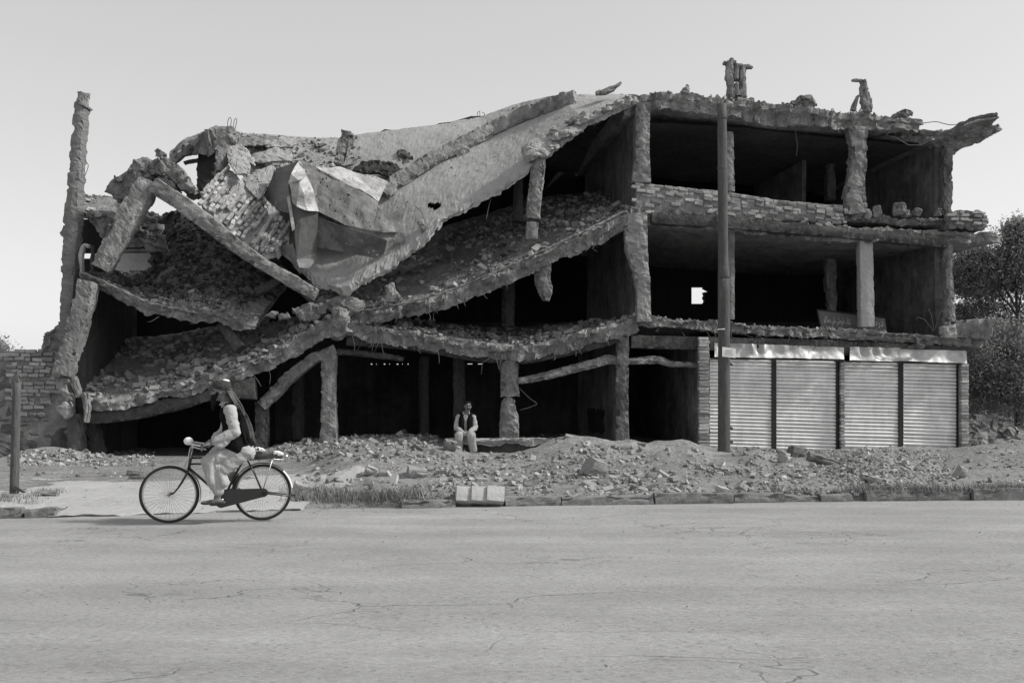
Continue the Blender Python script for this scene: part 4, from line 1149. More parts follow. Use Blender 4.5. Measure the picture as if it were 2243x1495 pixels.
# ================================================================== crushed steel tank lying on the roof
tank = thing('crushed_tank', P(690, 600, 0), 'crushed and bullet-pierced steel tank lying in the fold of the collapsed roof', 'tank')
def sheet(name, poly, m, seed, amp=.03, holes=0, sub=7, thick=.012, inner=None):
    """a bent steel panel: traced corners (px, py, d), subdivided and buckled"""
    pts = PS(poly)
    bm = bmesh.new()
    vs = [bm.verts.new(p) for p in pts]
    bm.faces.new(vs)
    bmesh.ops.triangulate(bm, faces=bm.faces[:], quad_method='BEAUTY', ngon_method='BEAUTY')
    for _ in range(sub):
        ed = [e for e in bm.edges if e.calc_length() > .10]
        if not ed: break
        bmesh.ops.subdivide_edges(bm, edges=ed, cuts=1, use_grid_fill=False)
        bmesh.ops.triangulate(bm, faces=[f for f in bm.faces if len(f.verts) > 3])
    nrm = Vector((0, 0, 0))
    for f_ in bm.faces: f_.normal_update(); nrm += f_.normal * f_.calc_area()
    nrm.normalize()
    if nrm.y > 0:
        bmesh.ops.reverse_faces(bm, faces=bm.faces[:]); nrm = -nrm
    co = np.array([v.co[:] for v in bm.verts])
    dn = fbm(co * 2.2, seed, 3) * amp + np.abs(fbm(co * 1.1 + 5, seed + 2, 2)) * amp
    for v, q in zip(bm.verts, dn): v.co += nrm * float(q)
    if holes:
        r = np.random.default_rng(seed)
        fs = [f_ for f_ in bm.faces if f_.calc_area() < .01]
        kill = [fs[i] for i in r.choice(len(fs), min(holes, len(fs)), replace=False)]
        bmesh.ops.delete(bm, geom=kill, context='FACES')
    me = bpy.data.meshes.new(name)
    g = bmesh.ops.extrude_face_region(bm, geom=bm.faces[:])
    for v in [e for e in g['geom'] if isinstance(e, bmesh.types.BMVert)]: v.co -= nrm * thick
    bm.normal_update()
    bm.to_mesh(me); bm.free()
    me.materials.append(m)
    return link(bpy.data.objects.new(name, me), tank)
SHT, SHP = M['sheet'], M['sheetpale']
sheet('side_panel', [(575, 430, .9), (603, 371, .7), (606, 458, .4)], SHT, 1)
sheet('side_panel', [(603, 371, .7), (655, 351, .0), (632, 405, -.3), (635, 431, -.35), (630, 466, .0), (606, 460, .4)], SHT, 2, holes=4)
sheet('folded_edge', [(655, 350, .0), (668, 372, -.05), (672, 384, -.25), (654, 400, -.6), (631, 404, -.35), (638, 378, -.3)], SHP, 3, amp=.06)
sheet('folded_edge', [(632, 405, -.35), (654, 400, -.6), (672, 384, -.25), (679, 417, -.2), (697, 465, -.25), (676, 460, -.6), (650, 452, -.65), (640, 440, -.45)], SHP, 4, amp=.06)
sheet('torn_strip', [(628, 432, -.5), (634, 428, -.5), (646, 500, -.6), (640, 506, -.6)], SHP, 5, amp=.03)
sheet('front_panel', [(636, 440, -.42), (660, 456, -.5), (697, 466, -.22), (695, 536, -.12), (691, 553, -.15), (650, 569, -.45), (644, 505, -.5)], M['rust'], 6, amp=.02)
sheet('bottom_panel', [(650, 569, -.45), (691, 554, -.15), (695, 566, -.1), (678, 588, -.3), (656, 587, -.5), (613, 554, -.1), (607, 538, .0), (642, 534, -.3)], SHT, 7, amp=.03)
sheet('large_panel', [(660, 352, .0), (690, 366, .15), (760, 404, .2), (829, 442, .3), (831, 457, .2), (859, 466, .2), (887, 456, .3), (875, 509, .05), (815, 507, -.1), (756, 493, -.2), (697, 466, -.2), (679, 417, -.15)], SHT, 8, amp=.05, holes=26)
sheet('top_panel', [(690, 365, .15), (738, 369, .9), (785, 381, 1.2), (850, 396, 1.3), (829, 442, .32), (760, 403, .22)], SHP, 9, amp=.05, holes=12)
sheet('lower_panel', [(697, 474, -.1), (756, 497, -.35), (818, 512, -.3), (848, 527, -.2), (841, 556, .05), (824, 565, .05), (757, 553, .0), (695, 541, .0)], SHT, 10, amp=.07, holes=12)
sheet('loose_flap', [(821, 509, .0), (882, 509, .15), (888, 531, .25), (847, 531, .0)], SHT, 11, amp=.03)
# keep inside of the wreck closed
sheet('rear_panel', [(606, 380, .9), (700, 372, .9), (830, 450, .9), (840, 540, .5), (700, 545, .4), (620, 540, .5)], M['rust'], 12, amp=.03)

# ================================================================== boundary wall at the left
bw = thing('boundary_wall', P(60, 1010, .4), 'low brick wall with crumbling plaster adjoining the collapsed end of the ruin', 'wall')
V, f = post_geo([P(-260, 1010, .45), P(-260, 772, .45)][::-1] and [P(-300, 888, .36), P(168, 888, .36)], [2.55, 2.55], [.30, .30], ds=.12, amp=.03, seed=230, nside=12)
obj('core', V, f, M['mortar'], bw)
def plaster_patch(poly, d, seed):
    o = chunk('plaster', poly, d, .05, M['plaster'], bw, amp=.02, seed=seed, ds=.1)
    return o
plaster_patch([(-300, 800), (0, 803), (16, 812), (24, 850), (26, 915), (60, 925), (110, 912), (140, 925), (156, 940), (160, 1010), (0, 1012), (-300, 1012)], .22, 231)
for c in range(18):
    py = 770 + c * 8.6
    def keep(px, r, c=c):
        if c > 14 and r.random() < .6: return False
        edge = 140 - max(0, c - 9) * 7
        if px > edge: return False
        left = -300 if c < 3 else (26 + 6 * math.sin(c))
        if px < left: return False
        return r.random() < (.96 if c else .6)
    brick_course(-90 if c < 3 else 14, 138, lambda x: py + 2.5 * math.sin(x * .03 + c), .085, bw, .22, keep, rr, jitter=.02, tilt=.03, first=-(c % 2) * .12)
for i, (x, y, w, h) in enumerate([(75, 912, 46, 10), (72, 922, 30, 8), (100, 886, 26, 10), (60, 895, 22, 9)]):
    chunk('mortar_lump', [(x - w / 2, y), (x - w / 2 + 2, y - h), (x + w / 2, y - h), (x + w / 2, y)], .18, .15, M['mortar'], bw, amp=.03, seed=240 + i)

# ================================================================== poles
def pole(name, pts, rad, label, cat='pole', m=M['polewood'], group=None):
    base = pts[0]
    o = thing(name, base, label, cat, group)
    return o
# tall stepped pole in front of the shutters
Yp = 21.0
b0, t0 = PY(1586, 1004, Yp), PY(1581, 218, Yp)
up = thing('utility_pole', b0, 'tall weathered grey pole without wires standing before the metal shutters', 'pole')
def pp_(px, py): return PY(px, py, Yp)
tube('shaft', [pp_(1586, 1012), pp_(1586, 800), pp_(1585, 608)], [.135, .130, .125], M['polewood'], up, ns=20, ds=.3)
tube('shaft', [pp_(1585, 612), pp_(1584, 590), pp_(1583, 400), pp_(1581, 228)], [.112, .112, .105, .098], M['polewood'], up, ns=20, ds=.3)
tube('collar', [pp_(1585, 610), pp_(1585, 604), pp_(1585, 588), pp_(1585, 585)], [.128, .128, .118, .112], M['polewood'], up, ns=20)
for y in (258, 367, 369): tube('band', [pp_(1582, y), pp_(1582, y + 2)], .112, M['rust'], up, ns=18)
tube('band', [pp_(1584, 720), pp_(1584, 722.5)], .129, M['paper'], up, ns=18)
sheetcap = prism('torn_cap', [pp_(1572, 232), pp_(1590, 228), pp_(1590, 216), pp_(1582, 226), pp_(1573, 228)], (0, .1, 0), M['polewood'], up)
for (x, y) in [(1600, 796), (1600, 936), (1600, 966)]:
    V, f = post_geo([pp_(x - 2, y) + [0, -.02, 0], pp_(x + 4, y + 2) + [0, -.02, 0]], .05, .05, ds=.03, amp=.02, seed=int(y)); obj('bracket', V, f, M['rust'], up)
# notice on the pole
nt_ = thing('paper_notice', pp_(1594, 783) + [0, -.14, 0], 'white printed paper notice fixed to the tall pole in front of the shutters', 'notice')
d0 = np.array([0, -.145, 0])
prism('sheet', [pp_(1579, 781) + d0, pp_(1608, 784) + d0 + [.0, .02, 0], pp_(1609, 764) + d0 + [.0, .02, 0], pp_(1579, 760) + d0], (0, .006, 0), M['paper'], nt_)
rl = np.random.default_rng(3)
for i in range(6):
    y = 766 + i * 2.4; x0 = 1583 + (4 if i < 1 else rl.uniform(0, 2)); x1 = 1605 - rl.uniform(0, 6)
    while x0 < x1:
        xe = min(x0 + rl.uniform(1.5, 4), x1)
        dd = np.array([0, -.1492, 0]); k1 = np.array([0, .02 * (x0 - 1579) / 29, 0]); k2 = np.array([0, .02 * (xe - 1579) / 29, 0])
        prism('print_line', [pp_(x0, y + .5) + dd + k1, pp_(xe, y + .55) + dd + k2, pp_(xe, y) + dd + k2, pp_(x0, y) + dd + k1], (0, .002, 0), M['ink'], nt_)
        x0 = xe + .8
# short broken pole at the left edge
Ys = 14.6
def ps_(px, py): return PY(px, py, Ys)
sp = thing('broken_pole', ps_(30, 1077), 'broken-off hollow metal post standing by the kerb before the brick wall', 'pole')
tube('shaft', [ps_(31, 1080), ps_(34, 960), ps_(37, 838)], [.066, .062, .058], M['polewood'], sp, ns=18, ds=.15)
V, f = post_geo([ps_(36, 842), ps_(36, 826), ps_(37, 812)], [.12, .10, .03], [.10, .06, .03], ds=.03, amp=.02, seed=3); obj('torn_top', V, f, M['rust'], sp)
V, f = post_geo([ps_(38, 826), ps_(46, 824)], [.05, .03], [.05, .03], ds=.03, amp=.015, seed=4); obj('torn_top', V, f, M['rust'], sp)
for y in (866, 878, 930, 946, 972, 1014):
    V, f = post_geo([ps_(33, y) + [0, -.062, 0], ps_(33, y + 4) + [0, -.062, 0]], .05, .02, ds=.02, amp=.01, seed=y); obj('rust_boss', V, f, M['rust'], sp)
V, f = post_geo([ps_(38, 1066) + [0, -.05, 0], ps_(60, 1076) + [0, -.08, 0]], [.07, .03], [.05, .05], ds=.04, amp=.02, seed=8); obj('foot_flange', V, f, M['rust'], sp)

# ================================================================== low ledge with the seated man's place
led = thing('concrete_ledge', PY(1100, 992, 21.8), 'low pale concrete ledge under the broken column where a man sits', 'ledge')
fr = np.array([PY(974, 962, 21.7), PY(1060, 961, 21.75), PY(1150, 961, 21.9), PY(1242, 962, 22.0)])
o = slab('top_slab', fr, fr + np.array([0, .6, 0]), .13, PA, led, ds=.07, amp=.015, edge=.035, rag=.04, K=3, seed=250)
V, f = post_geo([PY(985, 985, 22.1), PY(1235, 985, 22.3)], [.55, .55], [.4, .4], amp=.02, seed=251); obj('base', V, f, SC, led)

# ================================================================== signboard standing on the first floor
sg = thing('signboard', P(1866, 716, .05), 'dark shop signboard with faded painted script leaning behind the first floor column', 'sign')
ds_ = .55
q = [P(1797, 716, ds_), P(1944, 732, ds_), P(1938, 696, ds_ + .1), P(1790, 678, ds_ + .1)]
prism('board', q, NF * .03, M['signboard'], sg)
for a, b in ((q[3], q[2]), (q[0], q[3])): tube('frame', [a, b], .02, M['darkmetal'], sg)
def letters(body, u0, v0, size, parent):
    cu = bpy.data.curves.new('lettering', 'FONT'); cu.body = body; cu.size = 1.0; cu.extrude = 0.0; cu.resolution_u = 3
    tmp = bpy.data.objects.new('lettering_tmp', cu); C.objects.link(tmp)
    dg = bpy.context.evaluated_depsgraph_get(); dg.update()
    me = bpy.data.meshes.new_from_object(tmp.evaluated_get(dg))
    bpy.data.objects.remove(tmp, do_unlink=True)
    if len(me.vertices) == 0: return None
    co = np.array([v.co[:] for v in me.vertices])
    w = co[:, 0].max() - co[:, 0].min()
    fu = (u0[1] - u0[0]) / w
    hz = size / max(co[:, 1].max() - co[:, 1].min(), 1e-6)
    A, B, D_ = q[0], q[1], q[3]
    for v, c in zip(me.vertices, co):
        s = u0[0] + (c[0] - co[:, 0].min()) * fu; t = v0 + (c[1] - co[:, 1].min()) * hz
        p = A + (B - A) * s + (D_ - A) * t - NF * .006
        v.co = p
    me.materials.clear(); me.materials.append(M['signpaint'])
    return link(bpy.data.objects.new('lettering', me), parent)
# visual order, joined letter forms
letters('\uFEEE\uFEFC\uFEDC\uFEB3 \uFBFD\uFEB7 \uFBFD\uFEB7\uFEED\uFEAE\uFED3 \uFE8F\uFE8E\uFE98\uFB90', (.07, .47), .22, .5, sg)
letters('\uFE95\uFEAD\uFEA9', (.78, .96), .3, .45, sg)

# ================================================================== loose stones and blocks
def ground_at(px, py):
    p, n = hit(VERGE, px, py)
    return p if p is not None else np.array([(px - CX) / FOC * 14, 14, .1])
def block(name, px, py, size, rot, label, cat, m=M['stone'], seed=0, amp=.02, group=None, lift=None):
    """a squarish broken block resting on the ground at that place"""
    p = ground_at(px, py)
    v, f = post_geo([(-size[0] / 2, 0, 0), (size[0] / 2, 0, 0)], size[2], size[1], ds=.06, amp=amp, freq=5, seed=seed)
    o = bpy.data.objects.new(name, mesh(name, v, f, m)); o.location = p + np.array([0, 0, size[2] * .4 if lift is None else lift]); o.rotation_euler = rot
    link(o); return tag(o, label, cat, group)
kb = thing('masonry_block', (-.47, 13.45, 0), 'whitish mortared masonry block leaning over the kerb beside the grass', 'masonry block')
kv, kf = [], []
for i in range(3):
    x0, x1 = [(-.80, -.575), (-.585, -.355), (-.365, -.12)][i]
    v, f = post_geo([(x0, 13.62, .16), (x1, 13.66, .155)], .24, .20, ds=.05, amp=.004, freq=6, seed=260 + i)
    R = Matrix.Rotation(-.5, 3, 'X'); c = np.array([0, 13.62, .12])
    v = (v - c) @ np.array(R).T + c
    obj('block_face', v, f, mat('whitewashed_block', .40, var=.2, fvar=.25, bump=.6), kb)
v, f = post_geo([(-.78, 13.80, .13), (-.14, 13.84, .13)], .2, .22, ds=.06, amp=.02, seed=264); obj('block_core', v, f, MATS['whitewashed_block'], kb)
for i, (px, py, s, rz, lab) in enumerate([
    (1746, 1000, (.34, .26, .26), (.1, .2, .3), 'pale boulder resting against the foot of the second shutter'),
    (1720, 1012, (.24, .2, .2), (.2, .1, .9), 'smaller rounded stone below the pale boulder by the shutters'),
    (1806, 1018, (.62, .22, .18), (.1, .32, -.1), 'long tilted concrete fragment lying before the middle pillar of the shutters'),
    (1918, 1058, (.46, .2, .12), (.1, .25, -.1), 'pale flat stone lying on the verge near the kerb below the dirt mound'),
    (1602, 1098, (.36, .2, .07), (0, 0, .05), 'smooth half-buried stone in the gutter beside the kerb'),
    (1660, 1096, (.38, .16, .04), (0, 0, -.05), 'thin flat slab lying in the gutter next to the half-buried stone'),
    (912, 1042, (.30, .22, .16), (.3, .2, .3), 'pale angular block sitting on the slope of the rubble heap left of the seated man'),
    (812, 1040, (.2, .16, .18), (.2, .5, .2), 'upright broken brick on the left flank of the rubble heap'),
    (1305, 1040, (.34, .26, .3), (.3, .3, .6), 'large grey rock in the middle of the rubble heap below its peak'),
    (986, 985, (.24, .2, .22), (.2, .2, .3), 'rounded pale rock at the feet of the seated man'),
    (2104, 1046, (.2, .1, .22), (.3, .3, .5), 'oval pale stone standing on the slope below the last shutter'),
    (108, 1086, (.24, .14, .09), (0, .05, .1), 'single brick lying on the verge behind the broken kerb'),
    (44, 1076, (.2, .12, .06), (0, 0, .1), 'flat brick piece at the foot of the broken-off post'),
    (296, 1040, (.26, .16, .1), (0, .2, .2), 'tilted brick on the dirt in front of the fallen slab, behind the cyclist'),
    (302, 1048, (.3, .14, .06), (0, 0, 0), 'flat brick on the dirt just behind the front wheel')]):
    block('loose_stone', px, py, s, rz, lab, 'stone', seed=270 + i, amp=.03)
fl = block('fallen_panel', 657, 1082, (.2, .12, .2), (.4, .3, .4), 'crumpled white scrap on the grass behind the rear wheel', 'scrap', m=PA, seed=288, amp=.04)

# individual stones of the heap along the kerb: the largest ones, then the uncountable rest
STONE_ME = []
for k, (rv, rf) in enumerate(ROCKS): STONE_ME.append(mesh('rubble_stone', rv, rf, M['stone']))
r = np.random.default_rng(31)
cnt = 0
while cnt < 240:
    px = r.uniform(660, 1800) if r.random() < .82 else r.choice([r.uniform(60, 330), r.uniform(1800, 2200)])
    if px < 400: py = r.uniform(992, 1040)
    else: py = 960 + 125 * r.random() ** .75
    if 960 < px < 1120 and py < 1000: continue
    p, n = hit(VERGE, px, py)
    if p is None or p[1] > 22.3 or p[1] < kerb_y(p[0]) + .2: continue
    if px < 640 and p[1] < 20: continue
    s = r.uniform(.035, .085) * (1.15 if py > 1035 else .9)
    o = inst('rubble_stone', STONE_ME[int(r.integers(0, len(STONE_ME)))], None, p + np.array([0, 0, s * .3]), (r.normal(0, .4), r.normal(0, .4), r.uniform(0, 6.3)), (s, s, s))
    ki = STONE_ME.index(o.data)
    shape = 'brick-shaped' if ki % 3 == 2 else ('flat angular' if np.ptp(ROCKS[ki][0][:, 2]) < 1.1 else 'chunky angular')
    if px < 640: tag(o, '%s stone on the low debris pile below %s' % (shape, 'the brick wall' if px < 170 else 'the fallen slab'), 'stone', 'stones of the low debris pile')
    elif px > 1640:
        z_ = ['first', 'second', 'third', 'fourth'][min(3, int((px - 1560) / 140))] + ' shutter' if px < 2110 else 'trees beyond the shutters'
        tag(o, '%s stone %s on the earth in front of the %s' % (shape, 'close to the kerb' if py > 1055 else 'lying', z_), 'stone', 'stones before the shutters')
    else:
        z_ = [(760, 'behind the kerbside grass'), (850, 'right of the thick bare column'), (940, 'left of the seated man'), (1060, 'below the seated man'), (1160, 'below the broken column'), (1300, 'under the peak of the heap'), (1430, 'below the plastered corner column'), (1540, 'before the dark doorway'), (1641, 'around the tall pole')]
        zone = [b_ for a_, b_ in z_ if px < a_][0]
        row = 'at the foot' if py > 1052 else ('half way up' if py > 1005 else 'near the top')
        tag(o, '%s stone %s of the rubble heap, %s' % (shape, row, zone), 'stone', 'stones of the long rubble heap')
    cnt += 1
def heap(name, n, box, smin, smax, seed, m, dens=None):
    r = np.random.default_rng(seed); P_, S_ = [], []
    while len(P_) < n:
        px, py = r.uniform(box[0], box[2]), r.uniform(box[1], box[3])
        p, nn_ = hit(VERGE, px, py)
        if p is None or p[1] < kerb_y(p[0]) + .14 or p[1] > 31: n -= .2; continue
        if dens is not None and r.random() > dens(px, py, p): n -= .05; continue
        s = smin * (smax / smin) ** (r.random() ** 3.2)
        P_.append(p + np.array([0, 0, s * .2])); S_.append(s)
    V, Fc = rocks_geo(np.array(P_), np.array(S_), seed)
    o = tri_obj(name, V, Fc, m); return o
def main_d(px, py, p):
    b = float(fbm(p[None] * 1.1, 44, 2)[0])
    return np.clip(.15 + 1.4 * b + (.5 if 1130 < px < 1560 and py > 1015 else 0), .04, 1)
tag(heap('rubble_heap', 6500, (650, 945, 1800, 1092), .009, .07, 41, M['rubble'], main_d), 'grey stone and brick rubble covering the long heap behind the kerb', 'rubble', kind='stuff')
tag(heap('rubble_heap', 1500, (20, 985, 340, 1045), .015, .085, 42, M['rubble'], lambda px, py, p: 1 if p[1] > 20.2 else .08), 'brick debris spread below the boundary wall and fallen slab', 'rubble', kind='stuff')
tag(heap('rubble_heap', 1100, (560, 930, 960, 1010), .03, .12, 43, M['rubble'], lambda px, py, p: 1 if p[1] > 21 else .15), 'rubble lying in the shade under the sagging slabs', 'rubble', kind='stuff')
tag(heap('gravel', 4200, (1600, 960, 2243, 1085), .010, .05, 44, M['rubble'], lambda px, py, p: np.clip(.5 + float(fbm(p[None] * 1.4, 4, 2)[0]), .05, 1)), 'gravel and clods scattered over the earth before the shutters', 'gravel', kind='stuff')
tag(heap('gravel', 2600, (1790, 985, 2075, 1062), .010, .05, 46, M['rubble'], None), 'dark gravel covering the low mound below the last two shutters', 'gravel', kind='stuff')
tag(heap('gravel', 500, (0, 1030, 660, 1125), .008, .03, 45, M['rubble'], None), 'small grit on the driveway earth', 'gravel', kind='stuff')

# road grit
r = np.random.default_rng(51)
n = 700
X = r.uniform(-9, 9, n); Yr = r.uniform(5.4, 14, n); ok = Yr < kerb_y(X) - .05
X, Yr = X[ok], Yr[ok]
w = np.where(Yr > kerb_y(X) - .7, 1, .35); ok = r.random(len(X)) < w
X, Yr = X[ok], Yr[ok]
V, Fc = rocks_geo(np.stack([X, Yr, np.full(len(X), .002)], 1), r.uniform(.003, .009, len(X)), 52)
tag(tri_obj('gravel', V, Fc, M['rubble']), 'fine grit strewn over the road', 'gravel', kind='stuff')

# ================================================================== dry grass along the kerb
def grass(name, spots, seed, label, h=(.08, .22)):
    r = np.random.default_rng(seed); V, Fc = [], []
    for (px, py, n, sp) in spots:
        c = ground_at(px, py)
        for _ in range(n):
            b = c + np.array([r.normal(0, sp), r.normal(0, sp * .5), 0]); 
            if b[1] < kerb_y(b[0]) - .02: b[1] = kerb_y(b[0]) - .02
            b[2] = 0.0
            a = r.uniform(0, 6.28); hh = r.uniform(*h); le = r.normal(0, .5, 2) * hh
            wv = np.array([math.cos(a), math.sin(a), 0]) * r.uniform(.003, .006)
            i = len(V)
            V += [b - wv, b + wv, b + np.array([le[0] * .4, le[1] * .4, hh * .65]) + wv * .6, b + np.array([le[0] * .4, le[1] * .4, hh * .65]) - wv * .6, b + np.array([le[0], le[1], hh])]
            Fc += [(i, i + 1, i + 2, i + 3), (i + 3, i + 2, i + 4)]
    V = np.array(V); root = V[0::5]; hz_ = np.maximum(verge_h(root[:, 0], root[:, 1]), 0) - .005
    V[:, 2] += np.repeat(hz_, 5)
    return tag(obj(name, V, Fc, M['grass']), label, 'grass', kind='stuff')
r = np.random.default_rng(61)
grass('grass', [(r.uniform(650, 905), r.uniform(1078, 1100), 55, .16) for _ in range(34)], 62, 'dry grass along the kerb behind the rear wheel of the bicycle')
grass('grass', [(r.uniform(1880, 2243), r.uniform(1072, 1092), 50, .16) for _ in range(34)] + [(r.uniform(1620, 1880), r.uniform(1084, 1094), 14, .1) for _ in range(10)], 63, 'dry grass overhanging the kerb below the dirt mound', h=(.05, .16))
grass('grass', [(r.uniform(0, 70), r.uniform(1085, 1105), 40, .12) for _ in range(8)] + [(r.uniform(80, 150), r.uniform(1078, 1086), 40, .08) for _ in range(6)], 64, 'grass on the broken kerb at the foot of the metal post', h=(.04, .12))

# ================================================================== trees
M['leaf'] = mat('leaves', 0.25, var=0.2, fvar=0.2, bump=0, island=0.5, rough=0.6)
_nt = M['leaf'].node_tree; _b = _nt.nodes['Principled BSDF']; _o = [n for n in _nt.nodes if n.type == 'OUTPUT_MATERIAL'][0]
_t = _nt.nodes.new('ShaderNodeBsdfTranslucent'); _t.inputs['Color'].default_value = (.34, .34, .34, 1)
_m = _nt.nodes.new('ShaderNodeMixShader'); _m.inputs[0].default_value = .4
_nt.links.new(_b.outputs[0], _m.inputs[1]); _nt.links.new(_t.outputs[0], _m.inputs[2]); _nt.links.new(_m.outputs[0], _o.inputs['Surface'])
def tree(label, base, height, crown, nl, seed, leaf=.09, trunk_r=.16, lean=(0, 0), group=None, gaps=.25, nb=26):
    r = np.random.default_rng(seed)
    t = thing('tree', base, label, 'tree', group)
    base = np.array(base, float)
    segs = []
    top = base + np.array([lean[0], lean[1], height * .75])
    trunk = np.array([base, base + (top - base) * .33 + r.normal(0, .08, 3), base + (top - base) * .66 + r.normal(0, .12, 3), top])
    geo = [tube_geo(trunk, np.array([1, .8, .55, .2]) * trunk_r, 9, .25)]
    tips = []
    for i in range(nb):
        e = crown[int(r.integers(0, len(crown)))]
        v = r.normal(0, 1, 3); v /= np.linalg.norm(v); v *= r.uniform(.45, 1) ** .5
        tip = np.array(e[:3]) + v * np.array(e[3:6])
        s = trunk[0] + (trunk[-1] - trunk[0]) * r.uniform(.3, .95)
        s[2] = min(s[2], tip[2] - .1) if tip[2] - .1 > base[2] + .5 else s[2]
        midp = (s + tip) / 2 + np.array([0, 0, .15]) + r.normal(0, .12, 3)
        geo.append(tube_geo(np.array([s, midp, tip]), np.array([.32, .2, .05]) * trunk_r, 5, .4))
        tips.append((s, midp, tip))
    V, f = merge(geo); obj('trunk', V, f, M['bark'], t, smooth=True)
    # leaf sprays: clusters through the volume, more at the outside
    cl = []
    while len(cl) < nl // 14:
        e = crown[int(r.integers(0, len(crown)))]
        v = r.normal(0, 1, 3); v /= np.linalg.norm(v); v *= r.uniform(.10, 1.25) ** .55
        c = np.array(e[:3]) + v * np.array(e[3:6])
        if fbm(c[None] * 1.1, seed, 2)[0] < -gaps: continue
        cl.append(c)
    cl = np.array(cl)
    n = nl
    cc = cl[r.integers(0, len(cl), n)]
    # sprays elongated outwards and drooping
    ax = r.normal(0, 1, (n, 3)); ax /= np.linalg.norm(ax, axis=1)[:, None]
    p = cc + ax * (r.random((n, 1)) ** .6) * np.array([.30, .30, .20]) * (1 + 1.2 * (r.random((n, 1)) > .8))
    a = r.normal(0, 1, (n, 3)); a /= np.linalg.norm(a, axis=1)[:, None]
    b = np.cross(a, r.normal(0, 1, (n, 3))); b /= np.linalg.norm(b, axis=1)[:, None] + 1e-9
    L_ = leaf * r.uniform(.6, 1.3, (n, 1)); W_ = L_ * .38
    V = np.stack([p - a * L_ * .5, p + b * W_ * .5, p + a * L_ * .5, p - b * W_ * .5], 1).reshape(-1, 3)
    Fq = np.arange(n * 4).reshape(n, 4)
    tri_obj('crown', V, Fq, M['leaf'], t)
    return t
def tp(px, py, Y): return PY(px, py, Y)
def ell(px, py, Y, rx, rz, ry=None):
    c = PY(px, py, Y); k = Y / FOC
    return (*c, rx * k, (ry or rx) * k, rz * k)
TY = 31.0
def gz(px, Y): return np.array([(px - CX) / FOC * Y, Y, 0.0])
tree('leafy grey-green tree rising behind the right end of the ruin', gz(2228, 30.5), 6.2, [ell(2205, 650, 31, 95, 150), ell(2240, 570, 30.5, 50, 75), ell(2145, 640, 31, 52, 95), ell(2125, 590, 31, 34, 45), ell(2260, 700, 30, 90, 140), ell(2165, 740, 31, 75, 80), ell(2290, 600, 30.5, 60, 110), ell(2232, 510, 30.5, 20, 26), ell(2160, 800, 30, 70, 70), ell(2225, 770, 30, 70, 80), ell(2112, 650, 31, 28, 60), ell(2175, 575, 31, 45, 50), ell(2108, 740, 31, 26, 50)], 95000, 71, leaf=.115, trunk_r=.10, nb=24, gaps=.32)
tree('dark bushy tree whose low crown hangs beside the last brick pillar', gz(2232, 28.5), 3.6, [ell(2230, 830, 28.5, 70, 90), ell(2150, 820, 29, 50, 90), ell(2290, 800, 28.5, 80, 110), ell(2190, 760, 29, 75, 60)], 30000, 72, leaf=.10, trunk_r=.13, lean=(.3, 0), gaps=.3)
tree('low dense tree filling the gap behind the last pillar and earth heap', gz(2130, 38), 3.0, [ell(2140, 850, 38, 70, 70), ell(2220, 870, 38, 80, 60), ell(2090, 820, 40, 60, 80), ell(2300, 850, 38, 80, 70)], 13000, 73, leaf=.14, gaps=.3)
tree('small distant tree top showing above the boundary wall', gz(-14, 36), 3.2, [ell(-12, 770, 36, 30, 38), ell(-60, 760, 36, 50, 50)], 5000, 74, leaf=.12)

# boulders on the earth heaps by the tree
for i, (poly, Yb, lab) in enumerate([([(2112, 960), (2118, 925), (2150, 912), (2190, 908), (2206, 925), (2215, 960), (2160, 975)], 27.5, 'large pale boulder lying under the trees beyond the last pillar'),
                                     ([(2195, 975), (2205, 940), (2240, 935), (2270, 960), (2270, 990), (2220, 990)], 27.0, 'grey boulder at the foot of the leafy tree'),
                                     ([(2118, 1000), (2125, 968), (2165, 958), (2200, 972), (2196, 1000)], 25.5, 'broad earthy boulder just beyond the corner of the last pillar')]):
    o = chunk('boulder', poly, Yb - Y_F - K_F * (np.mean([q[0] for q in poly]) - CX) / FOC * Yb, .9, M['concrete'], None, amp=.10, seed=600 + i, gy=-1.0, ds=.07)
    tag(o, lab, 'boulder')
# ================================================================== bicycle
M['blackpaint'] = mat('black_enamel', 0.02, var=.2, fvar=.2, bump=0, rough=.35, spec=.5)
M['rubber'] = mat('rubber', 0.035, var=.2, fvar=.2, bump=.2, rough=.85)
M['chrome'] = mat('worn_chrome', 0.55, var=.2, fvar=.2, bump=0, rough=.35, metal=.9)
M['whitepaint'] = mat('white_enamel', 0.7, var=.1, fvar=.1, bump=0, rough=.5)
rear_c = np.array([-546.5 / FOC * 12.09, 12.09, 0.0]); front_c = np.array([-750.5 / FOC * 11.83, 11.83, 0.0])
ang = math.atan2(front_c[1] - rear_c[1], front_c[0] - rear_c[0])
bike = thing('bicycle', rear_c, 'old black roadster bicycle with chain case and rear carrier, ridden along the road', 'bicycle', rot=(0, 0, ang))
WB, RW = float(np.linalg.norm(front_c - rear_c)), .355      # local: x forward, y to the rider's left (towards the camera), z up
bpy.context.view_layer.update(); WM[bike.name] = bike.matrix_world.copy()
def L3(x, z, y=0.0): return np.array([x, y, z])
def ring(cx, cz, R, r, ns=48, nr=8, a0=0, a1=2 * math.pi, sy=1.0, y=0.0):
    full = abs(a1 - a0 - 2 * math.pi) < 1e-6
    n = ns if full else ns + 1
    V = []
    for i in range(n):
        a = a0 + (a1 - a0) * i / ns
        for k in range(nr):
            b = 2 * math.pi * k / nr
            V.append((cx + (R + r * math.cos(b)) * math.cos(a), y + r * sy * math.sin(b), cz + (R + r * math.cos(b)) * math.sin(a)))
    f = []
    for i in range(n if full else n - 1):
        for k in range(nr):
            f.append((i * nr + k, ((i + 1) % n) * nr + k, ((i + 1) % n) * nr + (k + 1) % nr, i * nr + (k + 1) % nr))
    return np.array(V), f
